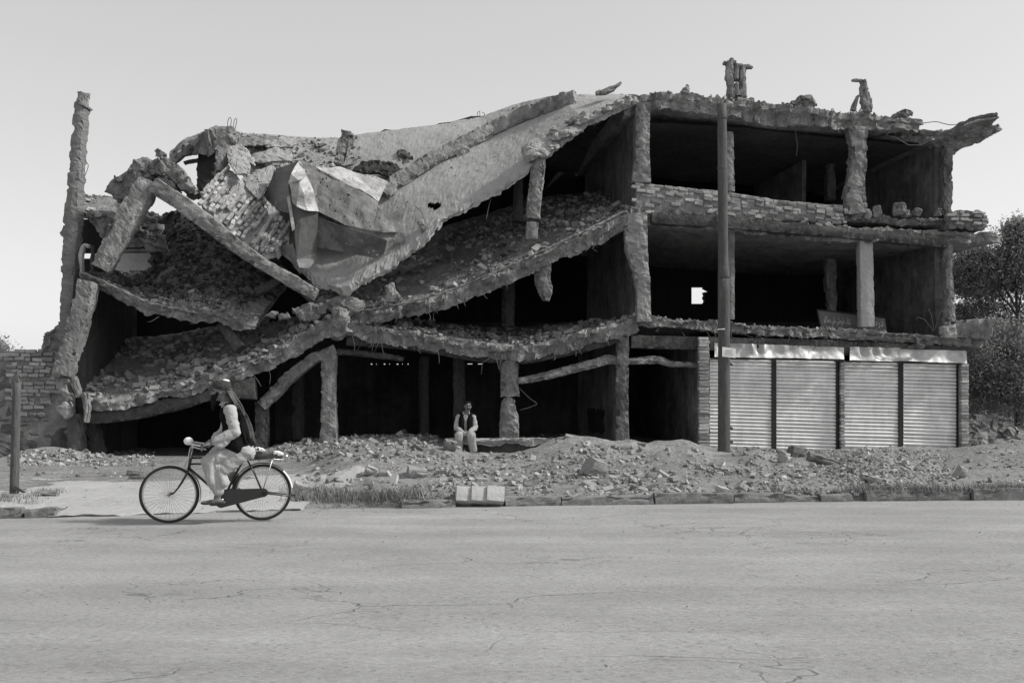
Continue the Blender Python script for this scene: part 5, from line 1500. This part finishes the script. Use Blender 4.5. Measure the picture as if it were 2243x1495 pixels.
def lobj(name, vf, m, parent=bike, smooth=True): return obj(name, vf[0], vf[1], m, parent, smooth, world=False)
def ltube(name, pts, r, m, parent=bike, ns=8, ds=None): return lobj(name, tube_geo(np.array(pts), r, ns, ds), m, parent)
spoke_me = None
for cx in (0.0, WB):
    wh = lobj('wheel', tube_geo([L3(cx, RW, -.05), L3(cx, RW, .05)], .022, 12), M['chrome'])
    lobj('tyre', ring(cx, RW, RW - .019, .019, 64, 8), M['rubber'], wh)
    lobj('rim', ring(cx, RW, RW - .042, .011, 64, 6, sy=1.4), M['chrome'], wh)
    if spoke_me is None:
        v, f = tube_geo([(0, 0, .018), (0, 0, RW - .045)], .0013, 4); spoke_me = mesh('spoke', v, f, mat('dull_wire', .22, bump=0, rough=.9))
    for s in range(36):
        a = 2 * math.pi * s / 36
        o = inst('spoke', spoke_me, wh, (cx, (.02 if s % 2 else -.02), RW), (math.radians(3) * (1 if s % 2 else -1), a + (.25 if s % 4 < 2 else -.25) * .0, 0), world=False)
BB = (.47, .29)
SEAT_T, HEAD_T, HEAD_B = (.20, .84), (.845, .90), (.885, .66)
fr_ = [tube_geo([L3(*BB), L3(*SEAT_T)], .0155, 10), tube_geo([L3(*HEAD_T), L3(*HEAD_B)], .019, 10),
       tube_geo([L3(.855, .80), L3(.215, .795)], .0145, 10), tube_geo([L3(.87, .725), L3(.25, .72)], .013, 10), tube_geo([L3(.885, .68), L3(*BB)], .0155, 10)]
for y in (-.055, .055):
    fr_ += [tube_geo([L3(0, RW, y), L3(*BB, y * .6)], .010, 8), tube_geo([L3(0, RW, y), L3(.10, .60, y * .8), L3(.205, .80, y * .35)], .009, 8)]
lobj('frame', merge(fr_), M['blackpaint'])
fk = [tube_geo([L3(.885, .66, y * .3), L3(.90, .62, y), L3(.965, .50, y), L3(1.01, .43, y), L3(1.06, .37, y), L3(WB, RW, y)], [.013, .013, .012, .011, .010, .009], 8, .03) for y in (-.055, .055)]
lobj('fork', merge(fk), M['blackpaint'])
ltube('steering_stem', [L3(.847, .89), L3(.835, .965), L3(.83, .985)], .012, M['chrome'])
hb = []
for s in (-1, 1):
    hb.append(tube_geo([L3(.83, .985), L3(.86, .99, s * .10), L3(.85, .985, s * .22), L3(.76, .965, s * .27), L3(.64, .955, s * .275)], .0115, 8, .03))
lobj('handlebar', merge(hb), M['chrome'])
for s in (-1, 1):
    ltube('grip', [L3(.72, .96, s * .2735), L3(.63, .954, s * .276)], .017, M['rubber'])
    ltube('brake_lever', [L3(.84, .955, s * .20), L3(.76, .93, s * .24), L3(.66, .915, s * .25)], .007, M['chrome'], ds=.04)
ltube('brake_rod', [L3(.86, .95, .03), L3(.89, .80, .03), L3(.93, .70, .03)], .005, M['chrome'])
ltube('brake_rod', [L3(.84, .90, .03), L3(.86, .80, .035)], .005, M['chrome'])
hl = lobj('headlamp', ([], []), M['chrome']) if False else None
bm = bmesh.new(); bmesh.ops.create_uvsphere(bm, u_segments=16, v_segments=10, radius=.05)
for v in bm.verts: v.co.x *= 1.15
me = bpy.data.meshes.new('headlamp'); bm.to_mesh(me); bm.free(); me.materials.append(M['whitepaint'])
for p_ in me.polygons: p_.use_smooth = True
inst('headlamp', me, bike, (.885, 0.03, 1.01), world=False)
# saddle
sd = []
for i in range(9):
    t = i / 8; x = .04 + .26 * t; w = .10 * (1 - t) ** .8 + .02; z = .885 + .02 * (1 - t) ** 2
    sd.append([(x, w * math.cos(a), z + .03 * math.sin(a)) for a in np.linspace(0, 2 * math.pi, 12, endpoint=False)])
V = np.array(sd).reshape(-1, 3); lobj('saddle', (V, loft_faces(9, 12) + [tuple(range(11, -1, -1)), tuple(96 + j for j in range(12))]), M['rubber'])
ltube('seat_post', [L3(.20, .83), L3(.187, .88)], .012, M['chrome'])
# chain case
cs, N_ = [], 28
outl = []
for i in range(N_):
    a = 2 * math.pi * i / N_
    R_ = .115 if math.cos(a) > 0 else .055
    cx = BB[0] if math.cos(a) > 0 else .0
    cz = BB[1] if math.cos(a) > 0 else RW
    outl.append((cx + R_ * math.cos(a) * (1 if math.cos(a) > 0 else 1.3), cz + R_ * math.sin(a)))
V = np.array([(x, .045, z) for x, z in outl] + [(x, .080, z) for x, z in outl])
f = loft_faces(2, N_) + [tuple(range(N_ - 1, -1, -1)), tuple(N_ + i for i in range(N_))]
lobj('chain_case', (V, f), M['blackpaint'], smooth=False)
ltube('crank', [L3(*BB, .085), L3(.51, .26, .09), L3(.575, .235, .10)], .010, M['chrome']); ltube('crank', [L3(*BB, -.085), L3(.36, .345, -.10)], .010, M['chrome'])
for (x, z, s) in ((.575, .235, 1), (.36, .345, -1)):
    v, f = boxv((x - .045, min(s * .10, s * .20), z - .014), (x + .045, max(s * .10, s * .20), z + .014)); lobj('pedal', (v, f), M['rubber'], smooth=False)
# mudguards
def guard(name, cx, a0, a1, m, R=RW + .022):
    V = []; n = 26
    for i in range(n):
        a = a0 + (a1 - a0) * i / (n - 1)
        for k in range(5):
            b = (k / 4 - .5) * 2
            rr_ = R - .012 * b * b
            V.append((cx + rr_ * math.cos(a), .032 * b, RW + rr_ * math.sin(a)))
    f = [(i * 5 + k, (i + 1) * 5 + k, (i + 1) * 5 + k + 1, i * 5 + k + 1) for i in range(n - 1) for k in range(4)]
    m2 = len(V); V2 = [(x * 1, y, z) for x, y, z in V]
    return lobj(name, (np.array(V), f), m)
guard('mudguard', WB, math.radians(82), math.radians(196), M['chrome'])
guard('mudguard', 0.0, math.radians(-2 + 48), math.radians(170), M['blackpaint'])
guard('mudguard', 0.0, math.radians(-2) + math.pi - math.radians(0) if False else math.radians(8), math.radians(46), M['whitepaint'])
# mudguard at the back end of the rear wheel lies behind (negative x)
for o in [c for c in bike.children if c.name.startswith('mudguard')][1:]:
    me = o.data
    for v in me.vertices: v.co.x = -v.co.x
    me.flip_normals()
# carrier and stand
cr_ = []
for y in (-.06, 0, .06): cr_.append(tube_geo([L3(.16, .765, y), L3(-.26, .77, y)], .006, 6))
for y in (-.06, .06): cr_.append(tube_geo([L3(0, RW + .01, y), L3(-.12, .765, y)], .006, 6))
cr_.append(tube_geo([L3(-.26, .77, -.06), L3(-.26, .77, .06)], .006, 6)); cr_.append(tube_geo([L3(.16, .765, -.06), L3(.16, .765, .06)], .006, 6))
lobj('carrier', merge(cr_), M['chrome'])
lobj('stand', merge([tube_geo([L3(.0, RW, y), L3(-.10, RW - .015, y * 1.2), L3(-.40, RW - .055, y * 1.3)], .010, 6) for y in (-.085, .085)] + [tube_geo([L3(-.40, RW - .055, -.11), L3(-.40, RW - .055, .11)], .009, 6)]), M['blackpaint'])
ltube('rear_reflector', [L3(-.27, .80, 0), L3(-.31, .80, 0)], .03, M['chrome'])
# ================================================================== people
M['skin'] = mat('skin', 0.15, var=.15, fvar=.12, bump=.15, bscale=40, rough=.55, spec=.4)
M['hair'] = mat('dark_hair', 0.010, var=.2, fvar=.3, bump=.4, rough=.8, spec=.1, lo=.003)
M['lightcloth'] = mat('pale_cotton', 0.36, var=.2, scale=3, fvar=.12, fscale=14, bump=.6, bscale=5, bdist=.035, rough=.95)
M['darkcloth'] = mat('dark_vest_cloth', 0.010, var=.2, fvar=.2, bump=.4, bscale=20, rough=1.0, spec=.05, lo=.003)
M['whitecloth'] = mat('white_cloth', 0.75, var=.08, fvar=.06, bump=.4, bscale=14)
M['leather'] = mat('leather', 0.06, var=.2, fvar=.2, bump=.3, rough=.6)
M['scarf'] = mat('chequered_scarf', 0.095, var=.3, fvar=.7, fscale=22, bump=.4, rough=.95, pits=1.6, pscale=26)
M['iris'] = mat('eye_dark', 0.01, bump=0, rough=.3)

def capsule(p0, p1, r0, r1, n=12, sec=(1, 1), axis=None):
    p0, p1 = np.asarray(p0, float), np.asarray(p1, float)
    d = p1 - p0; L_ = np.linalg.norm(d)
    t = d / L_ if L_ > 1e-6 else np.array([0, 0, 1.0])
    ref = np.array([0, 1.0, 0]) if axis is None else np.asarray(axis, float)
    if abs(t.dot(ref)) > .95: ref = np.array([1.0, 0, 0])
    b = ref - t * ref.dot(t); b /= np.linalg.norm(b); s = np.cross(b, t)
    V = []; rings = []
    for a in np.linspace(-math.pi / 2 + .15, 0, 4): rings.append((p0 + t * r0 * math.sin(a), r0 * math.cos(a)))
    for a in np.linspace(0, math.pi / 2 - .15, 4): rings.append((p1 + t * r1 * math.sin(a), r1 * math.cos(a)))
    for c, r in rings:
        for k in range(n):
            a = 2 * math.pi * k / n
            V.append(c + r * (math.cos(a) * s * sec[0] + math.sin(a) * b * sec[1]))
    f = loft_faces(len(rings), n)
    f += [tuple(range(n - 1, -1, -1)), tuple((len(rings) - 1) * n + j for j in range(n))]
    return np.array(V), f
def ellipsoid(c, r, rot=None, nu=16, nv=10):
    V = []
    for i in range(1, nv):
        a = math.pi * i / nv
        for k in range(nu):
            b = 2 * math.pi * k / nu
            V.append((math.sin(a) * math.cos(b), math.sin(a) * math.sin(b), math.cos(a)))
    V += [(0, 0, 1), (0, 0, -1)]
    V = np.array(V) * np.asarray(r)
    if rot is not None: V = V @ np.array(Euler(rot).to_matrix()).T
    V = V + np.asarray(c)
    f = [(i * nu + (k + 1) % nu, i * nu + k, (i + 1) * nu + k, (i + 1) * nu + (k + 1) % nu) for i in range(nv - 2) for k in range(nu)]
    t, b = (nv - 1) * nu, (nv - 1) * nu + 1
    f += [(t, k, (k + 1) % nu) for k in range(nu)] + [(b, (nv - 2) * nu + (k + 1) % nu, (nv - 2) * nu + k) for k in range(nu)]
    f = [tuple(reversed(q)) for q in f]
    # make outward
    return V, [tuple(reversed(q)) for q in f]
def blob(name, prims, vox, m, parent, smooth_it=3, fold=0.0, ffreq=9.0, seed=0, cut=None, fold_dir=(1, 1, 1)):
    """one continuous skin grown round the given limbs and masses"""
    V, f = merge(prims)
    me = bpy.data.meshes.new(name + '_src'); me.from_pydata(V.tolist(), [], f); me.update()
    bm = bmesh.new(); bm.from_mesh(me); bmesh.ops.recalc_face_normals(bm, faces=bm.faces[:]); bm.to_mesh(me); bm.free()
    o = bpy.data.objects.new(name + '_src', me); C.objects.link(o)
    rm = o.modifiers.new('r', 'REMESH'); rm.mode = 'VOXEL'; rm.voxel_size = vox
    if smooth_it:
        sm = o.modifiers.new('s', 'SMOOTH'); sm.iterations = smooth_it; sm.factor = .5
    dg = bpy.context.evaluated_depsgraph_get(); dg.update()
    out = bpy.data.meshes.new_from_object(o.evaluated_get(dg)); out.name = name
    bpy.data.objects.remove(o, do_unlink=True); bpy.data.meshes.remove(me)
    n = len(out.vertices)
    co = np.zeros(n * 3, np.float32); out.vertices.foreach_get('co', co); co = co.reshape(-1, 3).astype(float)
    if fold:
        no = np.zeros(n * 3, np.float32); out.vertices.foreach_get('normal', no); no = no.reshape(-1, 3)
        h = fbm(co * ffreq * np.asarray(fold_dir), seed, 3)
        h = 1 - 2 * np.abs(h)
        co = co + no * (h * fold)[:, None]
        out.vertices.foreach_set('co', co.astype(np.float32).ravel())
    out.materials.clear(); out.materials.append(m)
    out.polygons.foreach_set('use_smooth', np.ones(len(out.polygons), bool))
    out.update()
    return link(bpy.data.objects.new(name, out), parent, world=False)

def hand_prims(wrist, direction, palm_n, side, curl=.9, s=1.0):
    """palm, four unequal bent fingers and a thumb; direction: along the hand, palm_n: towards the palm side, side: towards the thumb"""
    d = np.asarray(direction, float); d /= np.linalg.norm(d)
    n = np.asarray(palm_n, float); n = n - d * n.dot(d); n /= np.linalg.norm(n)
    sd_ = np.cross(d, n); sd_ *= np.sign(sd_.dot(side)) or 1
    w = np.asarray(wrist, float)
    out = [capsule(w, w + d * .03 * s, .026 * s, .030 * s)]
    for k in range(4):
        off = (k - 1.5) * .020 * s
        out.append(capsule(w + d * .015 * s + sd_ * off * .7, w + d * .085 * s + sd_ * off, .014 * s, .012 * s, 8))
        ln = (.066, .076, .070, .054)[3 - k] * s
        p = w + d * .085 * s + sd_ * off; a = 0.0
        for j, fr_l in enumerate((.45, .32, .23)):
            a += curl * (.6, .75, .55)[j]
            q = p + (d * math.cos(a) + n * math.sin(a)) * ln * fr_l * 1.15
            out.append(capsule(p, q, (.0095, .0088, .008)[j] * s, (.0088, .008, .007)[j] * s, 8)); p = q
    p = w + d * .025 * s + sd_ * .028 * s
    q = p + (d * .6 + sd_ * .55 + n * .5) * .04 * s; out.append(capsule(p, q, .013 * s, .011 * s, 8))
    e = q + (d * .75 + n * .6) * .035 * s; out.append(capsule(q, e, .010 * s, .008 * s, 8))
    return out
def head_prims(c, fwd, up, s=1.0):
    """skull, jaw, nose, brow, ears; c is the middle of the head"""
    f_ = np.asarray(fwd, float); f_ /= np.linalg.norm(f_)
    u = np.asarray(up, float); u = u - f_ * u.dot(f_); u /= np.linalg.norm(u)
    r = np.cross(f_, u)
    B = np.stack([f_, r, u], 1)
    def at(x, y, z): return np.asarray(c) + B @ (np.array([x, y, z]) * s)
    def el(x, y, z, a, b_, c_):
        V, f = ellipsoid((0, 0, 0), (a * s, b_ * s, c_ * s)); return V @ B.T + at(x, y, z), f
    out = [el(-.012, 0, .025, .098, .076, .092), el(.025, 0, -.03, .068, .062, .085), capsule(at(.055, .02, -.085), at(.055, -.02, -.085), .028 * s, .028 * s),
           capsule(at(.088, 0, .015), at(.112, 0, -.028), .010 * s, .016 * s, 8), el(.083, 0, .030, .018, .052, .013), el(.080, .0, -.066, .016, .028, .012),
           el(.065, .035, -.025, .028, .025, .025), el(.065, -.035, -.025, .028, .025, .025)]
    for sg_ in (-1, 1): out.append(el(-.008, sg_ * .079, -.008, .022, .010, .032))
    return out, at

# ------------------------------------------------------------------ the cyclist
cyc = thing('person', rear_c, 'cyclist in dark turban, black vest and pale long shirt riding along the road', 'person', rot=(0, 0, ang))
WM[cyc.name] = WM[bike.name].copy()
def c3(x, z, y=0.0): return np.array([x, y, z])
hd, hat = head_prims(c3(.505, 1.62), (1, -.12, .0), (-.06, 0, 1), 1.02)
sh_n, sh_f = c3(.385, 1.395, .165), c3(.40, 1.395, -.165)
el_n, wr_n = c3(.325, 1.12, .24), c3(.60, .985, .265)
el_f, wr_f = c3(.47, 1.13, -.24), c3(.615, 1.00, -.265)
hip_n, kn_n, an_n = c3(.24, .93, .10), c3(.64, .76, .13), c3(.525, .335, .14)
hip_f, kn_f, an_f = c3(.24, .93, -.10), c3(.56, .84, -.13), c3(.33, .44, -.14)
body = hd + [capsule(c3(.475, 1.56), c3(.405, 1.41), .055, .066), capsule(c3(.37, 1.36), c3(.27, 1.0), .13, .13, sec=(.8, 1.15)), capsule(sh_n, sh_f, .065, .065)]
body += [capsule(sh_n, el_n, .052, .042), capsule(el_n, wr_n, .041, .027), capsule(sh_f, el_f, .052, .042), capsule(el_f, wr_f, .041, .027)]
body += hand_prims(wr_n + [.01, 0, -.005], (1, 0, -.22), (0, 0, -1), (0, -1, 0), 1.0) + hand_prims(wr_f + [.01, 0, -.005], (1, 0, -.3), (0, 0, -1), (0, 1, 0), 1.0)
for hp, kn, an, s in ((hip_n, kn_n, an_n, 1), (hip_f, kn_f, an_f, -1)):
    body += [capsule(hp, kn, .085, .058), capsule(kn, an, .055, .036), capsule(an, an + [.03, 0, -.055], .036, .032), capsule(an + [-.03, 0, -.06], an + [.17, 0, -.075], .032, .024, sec=(.8, 1.2))]
blob('body', body, .008, M['skin'], cyc, 2)
for y in (-.03, .03):
    V, f = ellipsoid(hat(.083, y, .010), (.010, .012, .008)); obj('eye', V, f, M['iris'], cyc, True, world=False)
blob('beard', [capsule(hat(.075, .04, -.06), hat(.07, .03, -.15), .028, .022), capsule(hat(.075, -.04, -.06), hat(.07, -.03, -.15), .028, .022), capsule(hat(.085, 0, -.085), hat(.09, 0, -.21), .036, .018),
               capsule(hat(.03, .062, -.02), hat(.06, .055, -.08), .016, .022), capsule(hat(.03, -.062, -.02), hat(.06, -.055, -.08), .016, .022), capsule(hat(.10, .03, -.055), hat(.10, -.03, -.055), .009, .009)], .008, M['hair'], cyc, 2, fold=.006, ffreq=30)
# turban: wound cloth with a white crown and a long tail down the back
tb = [ellipsoid(hat(-.018, 0, .070), (.104, .088, .072))]
for k in range(3):
    pts = [hat((.100 - .010 * k) * math.cos(a) - .018, (.086 - .008 * k) * math.sin(a), .052 + .028 * k + .030 * math.cos(a) * (1 - .4 * k) + .008 * math.sin(2 * a + k)) for a in np.linspace(0, 2 * math.pi, 22)]
    tb.append(tube_geo(np.array(pts), .021, 8))
blob('turban', tb, .009, mat('turban_cloth', .045, var=.3, fvar=.6, fscale=16, bump=.5), cyc, 2, fold=.008, ffreq=18, seed=3, fold_dir=(1, 1, 2.2))
blob('turban_crown', [ellipsoid(hat(-.045, .03, .118), (.062, .060, .034))], .009, M['whitecloth'], cyc, 2, fold=.006, ffreq=16, seed=4)
# long shirt
shirt = [capsule(c3(.445, 1.475), c3(.41, 1.42), .062, .08), capsule(c3(.385, 1.34), c3(.31, .99), .125, .135, sec=(.85, 1.0)), capsule(sh_n, sh_f, .07, .07)]
for s_, e_, w_ in ((sh_n, el_n, wr_n), (sh_f, el_f, wr_f)):
    shirt += [capsule(s_, e_, .055, .05), capsule(e_, e_ + (w_ - e_) * .70, .05, .045)]
# skirt of the shirt over the thighs
for hp, kn in ((hip_n, kn_n), (hip_f, kn_f)):
    shirt += [capsule(hp + [.04, 0, -.01], kn + [.0, 0, .0], .115, .085), capsule(hp + [-.03, 0, -.03], kn + [-.18, 0, -.10], .12, .08)]
shirt += [capsule(c3(.24, .90, .08), c3(.15, .84, .10), .10, .06), capsule(c3(.24, .90, -.08), c3(.15, .84, -.10), .10, .06)]
blob('shirt', shirt, .012, M['lightcloth'], cyc, 3, fold=.016, ffreq=4.8, seed=5, fold_dir=(1, .6, 1.5))
# wide trousers and shirt hem hanging round the shins
tr = [capsule(kn_n + [0, 0, .0], kn_n + [-.05, 0, -.20], .088, .092), capsule(kn_n + [-.05, 0, -.20], an_n + [-.005, 0, .065], .090, .062), capsule(kn_n + [-.10, 0, -.05], an_n + [-.05, 0, .16], .08, .075), capsule(kn_n + [-.2, 0, .0], kn_n + [-.16, 0, -.17], .075, .05),
      capsule(hip_n, kn_n, .11, .085)]
blob('trousers', tr, .012, M['lightcloth'], cyc, 3, fold=.016, ffreq=8, seed=6, fold_dir=(1.4, 1.0, .28))
tr = [capsule(kn_f, kn_f + [-.08, 0, -.2], .085, .085), capsule(kn_f + [-.08, 0, -.2], an_f + [0, 0, .09], .085, .06), capsule(hip_f, kn_f, .11, .085)]
blob('trousers', tr, .012, M['lightcloth'], cyc, 3, fold=.012, ffreq=6, seed=7, fold_dir=(1.3, 1.3, .45))
# vest
vest = [capsule(c3(.375, 1.34), c3(.30, .98), .160, .170, sec=(.90, 1.12)), capsule(c3(.385, 1.405, .10), c3(.385, 1.405, -.10), .082, .082), capsule(c3(.30, .99, .07), c3(.27, .94, .08), .165, .15), capsule(c3(.30, .99, -.07), c3(.27, .94, -.08), .165, .15), capsule(c3(.235, .955, .09), c3(.30, .95, .09), .13, .165), capsule(c3(.22, .97, -.08), c3(.30, .96, -.09), .12, .165)]
blob('vest', vest, .012, M['darkcloth'], cyc, 3, fold=.008, ffreq=6, seed=8)
# sleeves lie over the vest: armhole part of the shirt
sl = []
for s_, e_, w_ in ((sh_n, el_n, wr_n), (sh_f, el_f, wr_f)):
    sg_ = np.sign(s_[1]) * .03
    sl += [capsule(s_ + [0, sg_, -.01], e_ + [0, sg_ * .6, 0], .072, .066), capsule(e_ + [0, sg_ * .6, 0], e_ + (w_ - e_) * .78, .064, .054), capsule(e_ + (w_ - e_) * .35 + [0, 0, -.03], e_ + (w_ - e_) * .74 + [-.03, 0, -.05], .050, .056)]
    blob('sleeve', sl, .010, M['lightcloth'], cyc, 3, fold=.013, ffreq=5.5, seed=9, fold_dir=(1, .5, 1.4)); sl = []
blob('collar', [tube_geo(np.array([c3(.452 + .060 * math.cos(a), 1.480 - .02 * math.cos(a), .062 * math.sin(a)) for a in np.linspace(0, 2 * math.pi, 18)]), .016, 6)], .007, M['lightcloth'], cyc, 1)
# tail of the turban and shawl down the back
def strip(name, pts, width, m, parent, seed, thick=.012, wav=.02, world=False):
    A, q, s = resample(np.array(pts), .025)
    w = np.interp(q, s, width)
    nx = 9; V = []
    for i, p in enumerate(A):
        for k in range(nx):
            b = k / (nx - 1) * 2 - 1
            off = wav * math.sin(b * 7 + i * .18 + seed) * (1.3 if k % 2 else .4)
            tg = A[min(i + 1, len(A) - 1)] - A[max(i - 1, 0)]; tg = tg / (np.linalg.norm(tg) + 1e-9)
            pr_ = np.array([-tg[2], 0, tg[0]]); pr_ = pr_ if pr_[0] < 0 else -pr_
            V.append(p + np.array([-off * .6, off, 0]) + (pr_ * .72 + np.array([0, -.68, 0])) * b * w[i] / 2)
    V = np.array(V); n = len(A)
    f = [(i * nx + k, (i + 1) * nx + k, (i + 1) * nx + k + 1, i * nx + k + 1) for i in range(n - 1) for k in range(nx - 1)]
    m_ = len(V); V = np.concatenate([V, V + np.array([-thick * .6, thick * .6, 0])])
    f += [tuple(m_ + x for x in reversed(t)) for t in f]
    for i in range(n - 1):
        for k in (0, nx - 1): f.append((i * nx + k, (i + 1) * nx + k, (i + 1) * nx + k + m_, i * nx + k + m_))
    return obj(name, V, f, m, parent, True, world)
strip('scarf', [c3(.42, 1.66, .05), c3(.36, 1.57, .09), c3(.31, 1.49, .12), c3(.265, 1.42, .13), c3(.235, 1.36, .14), c3(.22, 1.32, .15)], [.07, .10, .10, .09, .07, .03], M['scarf'], cyc, 1, wav=.012)
strip('scarf', [c3(.42, 1.60, .04), c3(.40, 1.50, .10), c3(.34, 1.42, .14), c3(.27, 1.33, .15)], [.06, .09, .09, .05], M['scarf'], cyc, 4, wav=.012)
strip('shawl', [c3(.30, 1.43, .06), c3(.22, 1.32, .08), c3(.165, 1.18, .09), c3(.13, 1.03, .10), c3(.09, .93, .10)], [.06, .10, .11, .11, .08], mat('shawl_cloth', .06, var=.8, scale=6, fvar=.6, fscale=12, bump=.5), cyc, 2, wav=.012)
strip('shawl', [c3(.30, 1.40, .16), c3(.24, 1.28, .17), c3(.20, 1.12, .18), c3(.17, .99, .18)], [.06, .09, .10, .08], M['darkcloth'], cyc, 3, wav=.01)
for an in (an_n, an_f):
    s = 1
    blob('shoe', [capsule(an + [-.05, 0, -.082], an + [.17, 0, -.088], .040, .030, sec=(.62, 1.15)), capsule(an + [.08, 0, -.07], an + [.19, 0, -.082], .036, .022, sec=(.8, 1.1))], .008, M['leather'], cyc, 2)

# bundle tied on the carrier
bun = thing('bundle', rear_c, 'small rolled cloth bundle tied on the rear carrier of the bicycle', 'bundle', rot=(0, 0, ang)); WM[bun.name] = WM[bike.name].copy()
blob('roll', [capsule(c3(.13, .83, 0), c3(-.10, .825, 0), .055, .060), capsule(c3(-.10, .825, 0), c3(-.22, .81, .02), .055, .045)], .012, mat('bundle_cloth', .12, var=.7, scale=6, fvar=.5, bump=.5), bun, 2, fold=.014, ffreq=10, seed=11)
blob('white_cloth', [capsule(c3(.11, .90, .06), c3(.04, .90, .08), .030, .024), capsule(c3(.04, .90, .08), c3(-.02, .885, .08), .024, .014), capsule(c3(-.16, .855, .06), c3(-.23, .835, .06), .028, .022)], .008, M['whitecloth'], bun, 2, fold=.01, ffreq=18)

# ------------------------------------------------------------------ the seated man
YS = 21.62
sc_ = YS / FOC
seat = PY(1020, 958, YS)
man = thing('person', (seat[0], seat[1], .2), 'moustached man in dark vest and pale clothes sitting on the concrete ledge with clasped hands', 'person')
mb = np.array([seat[0], seat[1], .2])
def m3(px, py, y=0.0):
    q = PY(px, py, YS); return np.array([q[0], q[1] + y, q[2]]) - mb
hd, hat = head_prims(m3(1025, 890, -.06), (.22, -1, .02), (.12, 0, 1), .98)
shl, shr = m3(1006, 912, .02), m3(1035, 912, .02)
ell_, elr_ = m3(1002, 936, -.04), m3(1039, 936, -.04)
wl_, wr_ = m3(1014, 947, -.32), m3(1029, 947, -.32)
hl_, hr_ = m3(1011, 952, .02), m3(1031, 952, .02)
kl_, kr_ = m3(1007, 951, -.40), m3(1034, 953, -.40)
al_, ar_ = m3(1008, 984, -.34), m3(1038, 990, -.34)
body = hd + [capsule(m3(1023, 901, -.02), m3(1021, 910, .02), .055, .062), capsule(m3(1020, 918, .03), m3(1020, 950, .04), .135, .14, sec=(1.15, .8)), capsule(shl, shr, .06, .06),
             capsule(shl, ell_, .052, .043), capsule(ell_, wl_, .042, .028), capsule(shr, elr_, .052, .043), capsule(elr_, wr_, .042, .028),
             capsule(hl_, kl_, .085, .06), capsule(hr_, kr_, .085, .06), capsule(kl_, al_, .056, .038), capsule(kr_, ar_, .056, .038),
             capsule(al_, al_ + [.0, -.13, -.06], .038, .030), capsule(ar_, ar_ + [.0, -.13, -.06], .038, .030)]
body += hand_prims(wl_, (.75, -.4, -.35), (.3, .5, -.8), (0, 0, 1), .8, 1.05) + hand_prims(wr_, (-.75, -.4, -.35), (-.3, .5, -.8), (0, 0, 1), .8, 1.05)
blob('body', body, .0085, M['skin'], man, 2)
for y in (-.032, .032):
    V, f = ellipsoid(hat(.086, y, .008), (.010, .011, .007)); obj('eye', V, f, M['iris'], man, True, world=False)
    o = blob('eyebrow', [capsule(hat(.096, y * .5, .030), hat(.088, y * 1.5, .030), .007, .006, 6)], .005, M['hair'], man, 1)
blob('moustache', [capsule(hat(.104, 0, -.047), hat(.090, .036, -.060), .011, .008), capsule(hat(.104, 0, -.047), hat(.090, -.036, -.060), .011, .008)], .006, M['hair'], man, 1)
blob('hair', [ellipsoid(hat(-.026, 0, .056), (.096, .082, .066)), capsule(hat(.040, .045, .084), hat(.040, -.045, .084), .026, .026), capsule(hat(-.06, .03, 0), hat(-.06, -.03, -.02), .05, .05)], .009, M['hair'], man, 2, fold=.006, ffreq=26)
shirt = [capsule(m3(1020.5, 918, .03), m3(1020.5, 948, .02), .150, .155, sec=(1.02, .84)), capsule(shl, shr, .062, .062), capsule(m3(1021, 906, .02), m3(1021, 912, .02), .070, .085)]
shirt += [capsule(hl_, kl_ + [0, .10, 0], .10, .085), capsule(hr_, kr_ + [0, .10, 0], .10, .085), capsule(m3(1014, 950, -.22), m3(1028, 950, -.22), .07, .07)]
blob('shirt', shirt, .011, M['lightcloth'], man, 3, fold=.010, ffreq=6, seed=15, fold_dir=(1.6, 1, .5))
tr = [capsule(kl_ + [0, .0, -.02], al_ + [0, 0, .08], .084, .072), capsule(kr_ + [0, .0, -.02], ar_ + [0, 0, .08], .092, .080), capsule(hl_, kl_, .10, .086), capsule(hr_, kr_, .10, .092)]
blob('trousers', tr, .011, M['lightcloth'], man, 3, fold=.012, ffreq=6, seed=16, fold_dir=(1.8, 1.4, .35))
for sg_, s_ in ((-1, shl), (1, shr)):
    v = [capsule(s_ + [-.035 * sg_, -.01, .02], m3(1020.5 + sg_ * 8.5, 938, -.12), .062, .066, sec=(.95, .8)), capsule(s_ + [-.05 * sg_, .06, .01], m3(1020.5 + sg_ * 11, 950, .04), .085, .09), capsule(m3(1021 + sg_ * 8, 907, .0), m3(1020.5 + sg_ * 8.5, 925, -.10), .05, .06), capsule(m3(1020.5 + sg_ * 8, 930, -.12), m3(1020.5 + sg_ * 7.5, 940, -.13), .055, .04)]
    blob('vest', v, .010, M['darkcloth'], man, 3, fold=.005, ffreq=8, seed=17)
for s_, e_, w_ in ((shl, ell_, wl_), (shr, elr_, wr_)):
    sg_ = np.sign(s_[0] - m3(1020, 913)[0]) * .02
    blob('sleeve', [capsule(s_ + [sg_, 0, -.02], e_ + [sg_, 0, 0], .060, .062), capsule(e_ + [sg_, 0, 0], e_ + (w_ - e_) * .84, .060, .056)], .010, M['lightcloth'], man, 3, fold=.010, ffreq=6, seed=18, fold_dir=(1, 1, 1.6))
for sg_ in (-1, 1):
    blob('collar', [capsule(m3(1021.5 + sg_ * 6, 901.5, -.03), m3(1021.5 + sg_ * 6.5, 905.5, -.10), .016, .014)], .007, M['lightcloth'], man, 1)
for a_ in (al_, ar_):
    blob('shoe', [capsule(a_ + [0, .03, -.055], a_ + [0, -.15, -.075], .045, .036, sec=(1.0, .8))], .009, M['leather'], man, 2)
bpy.context.view_layer.update()
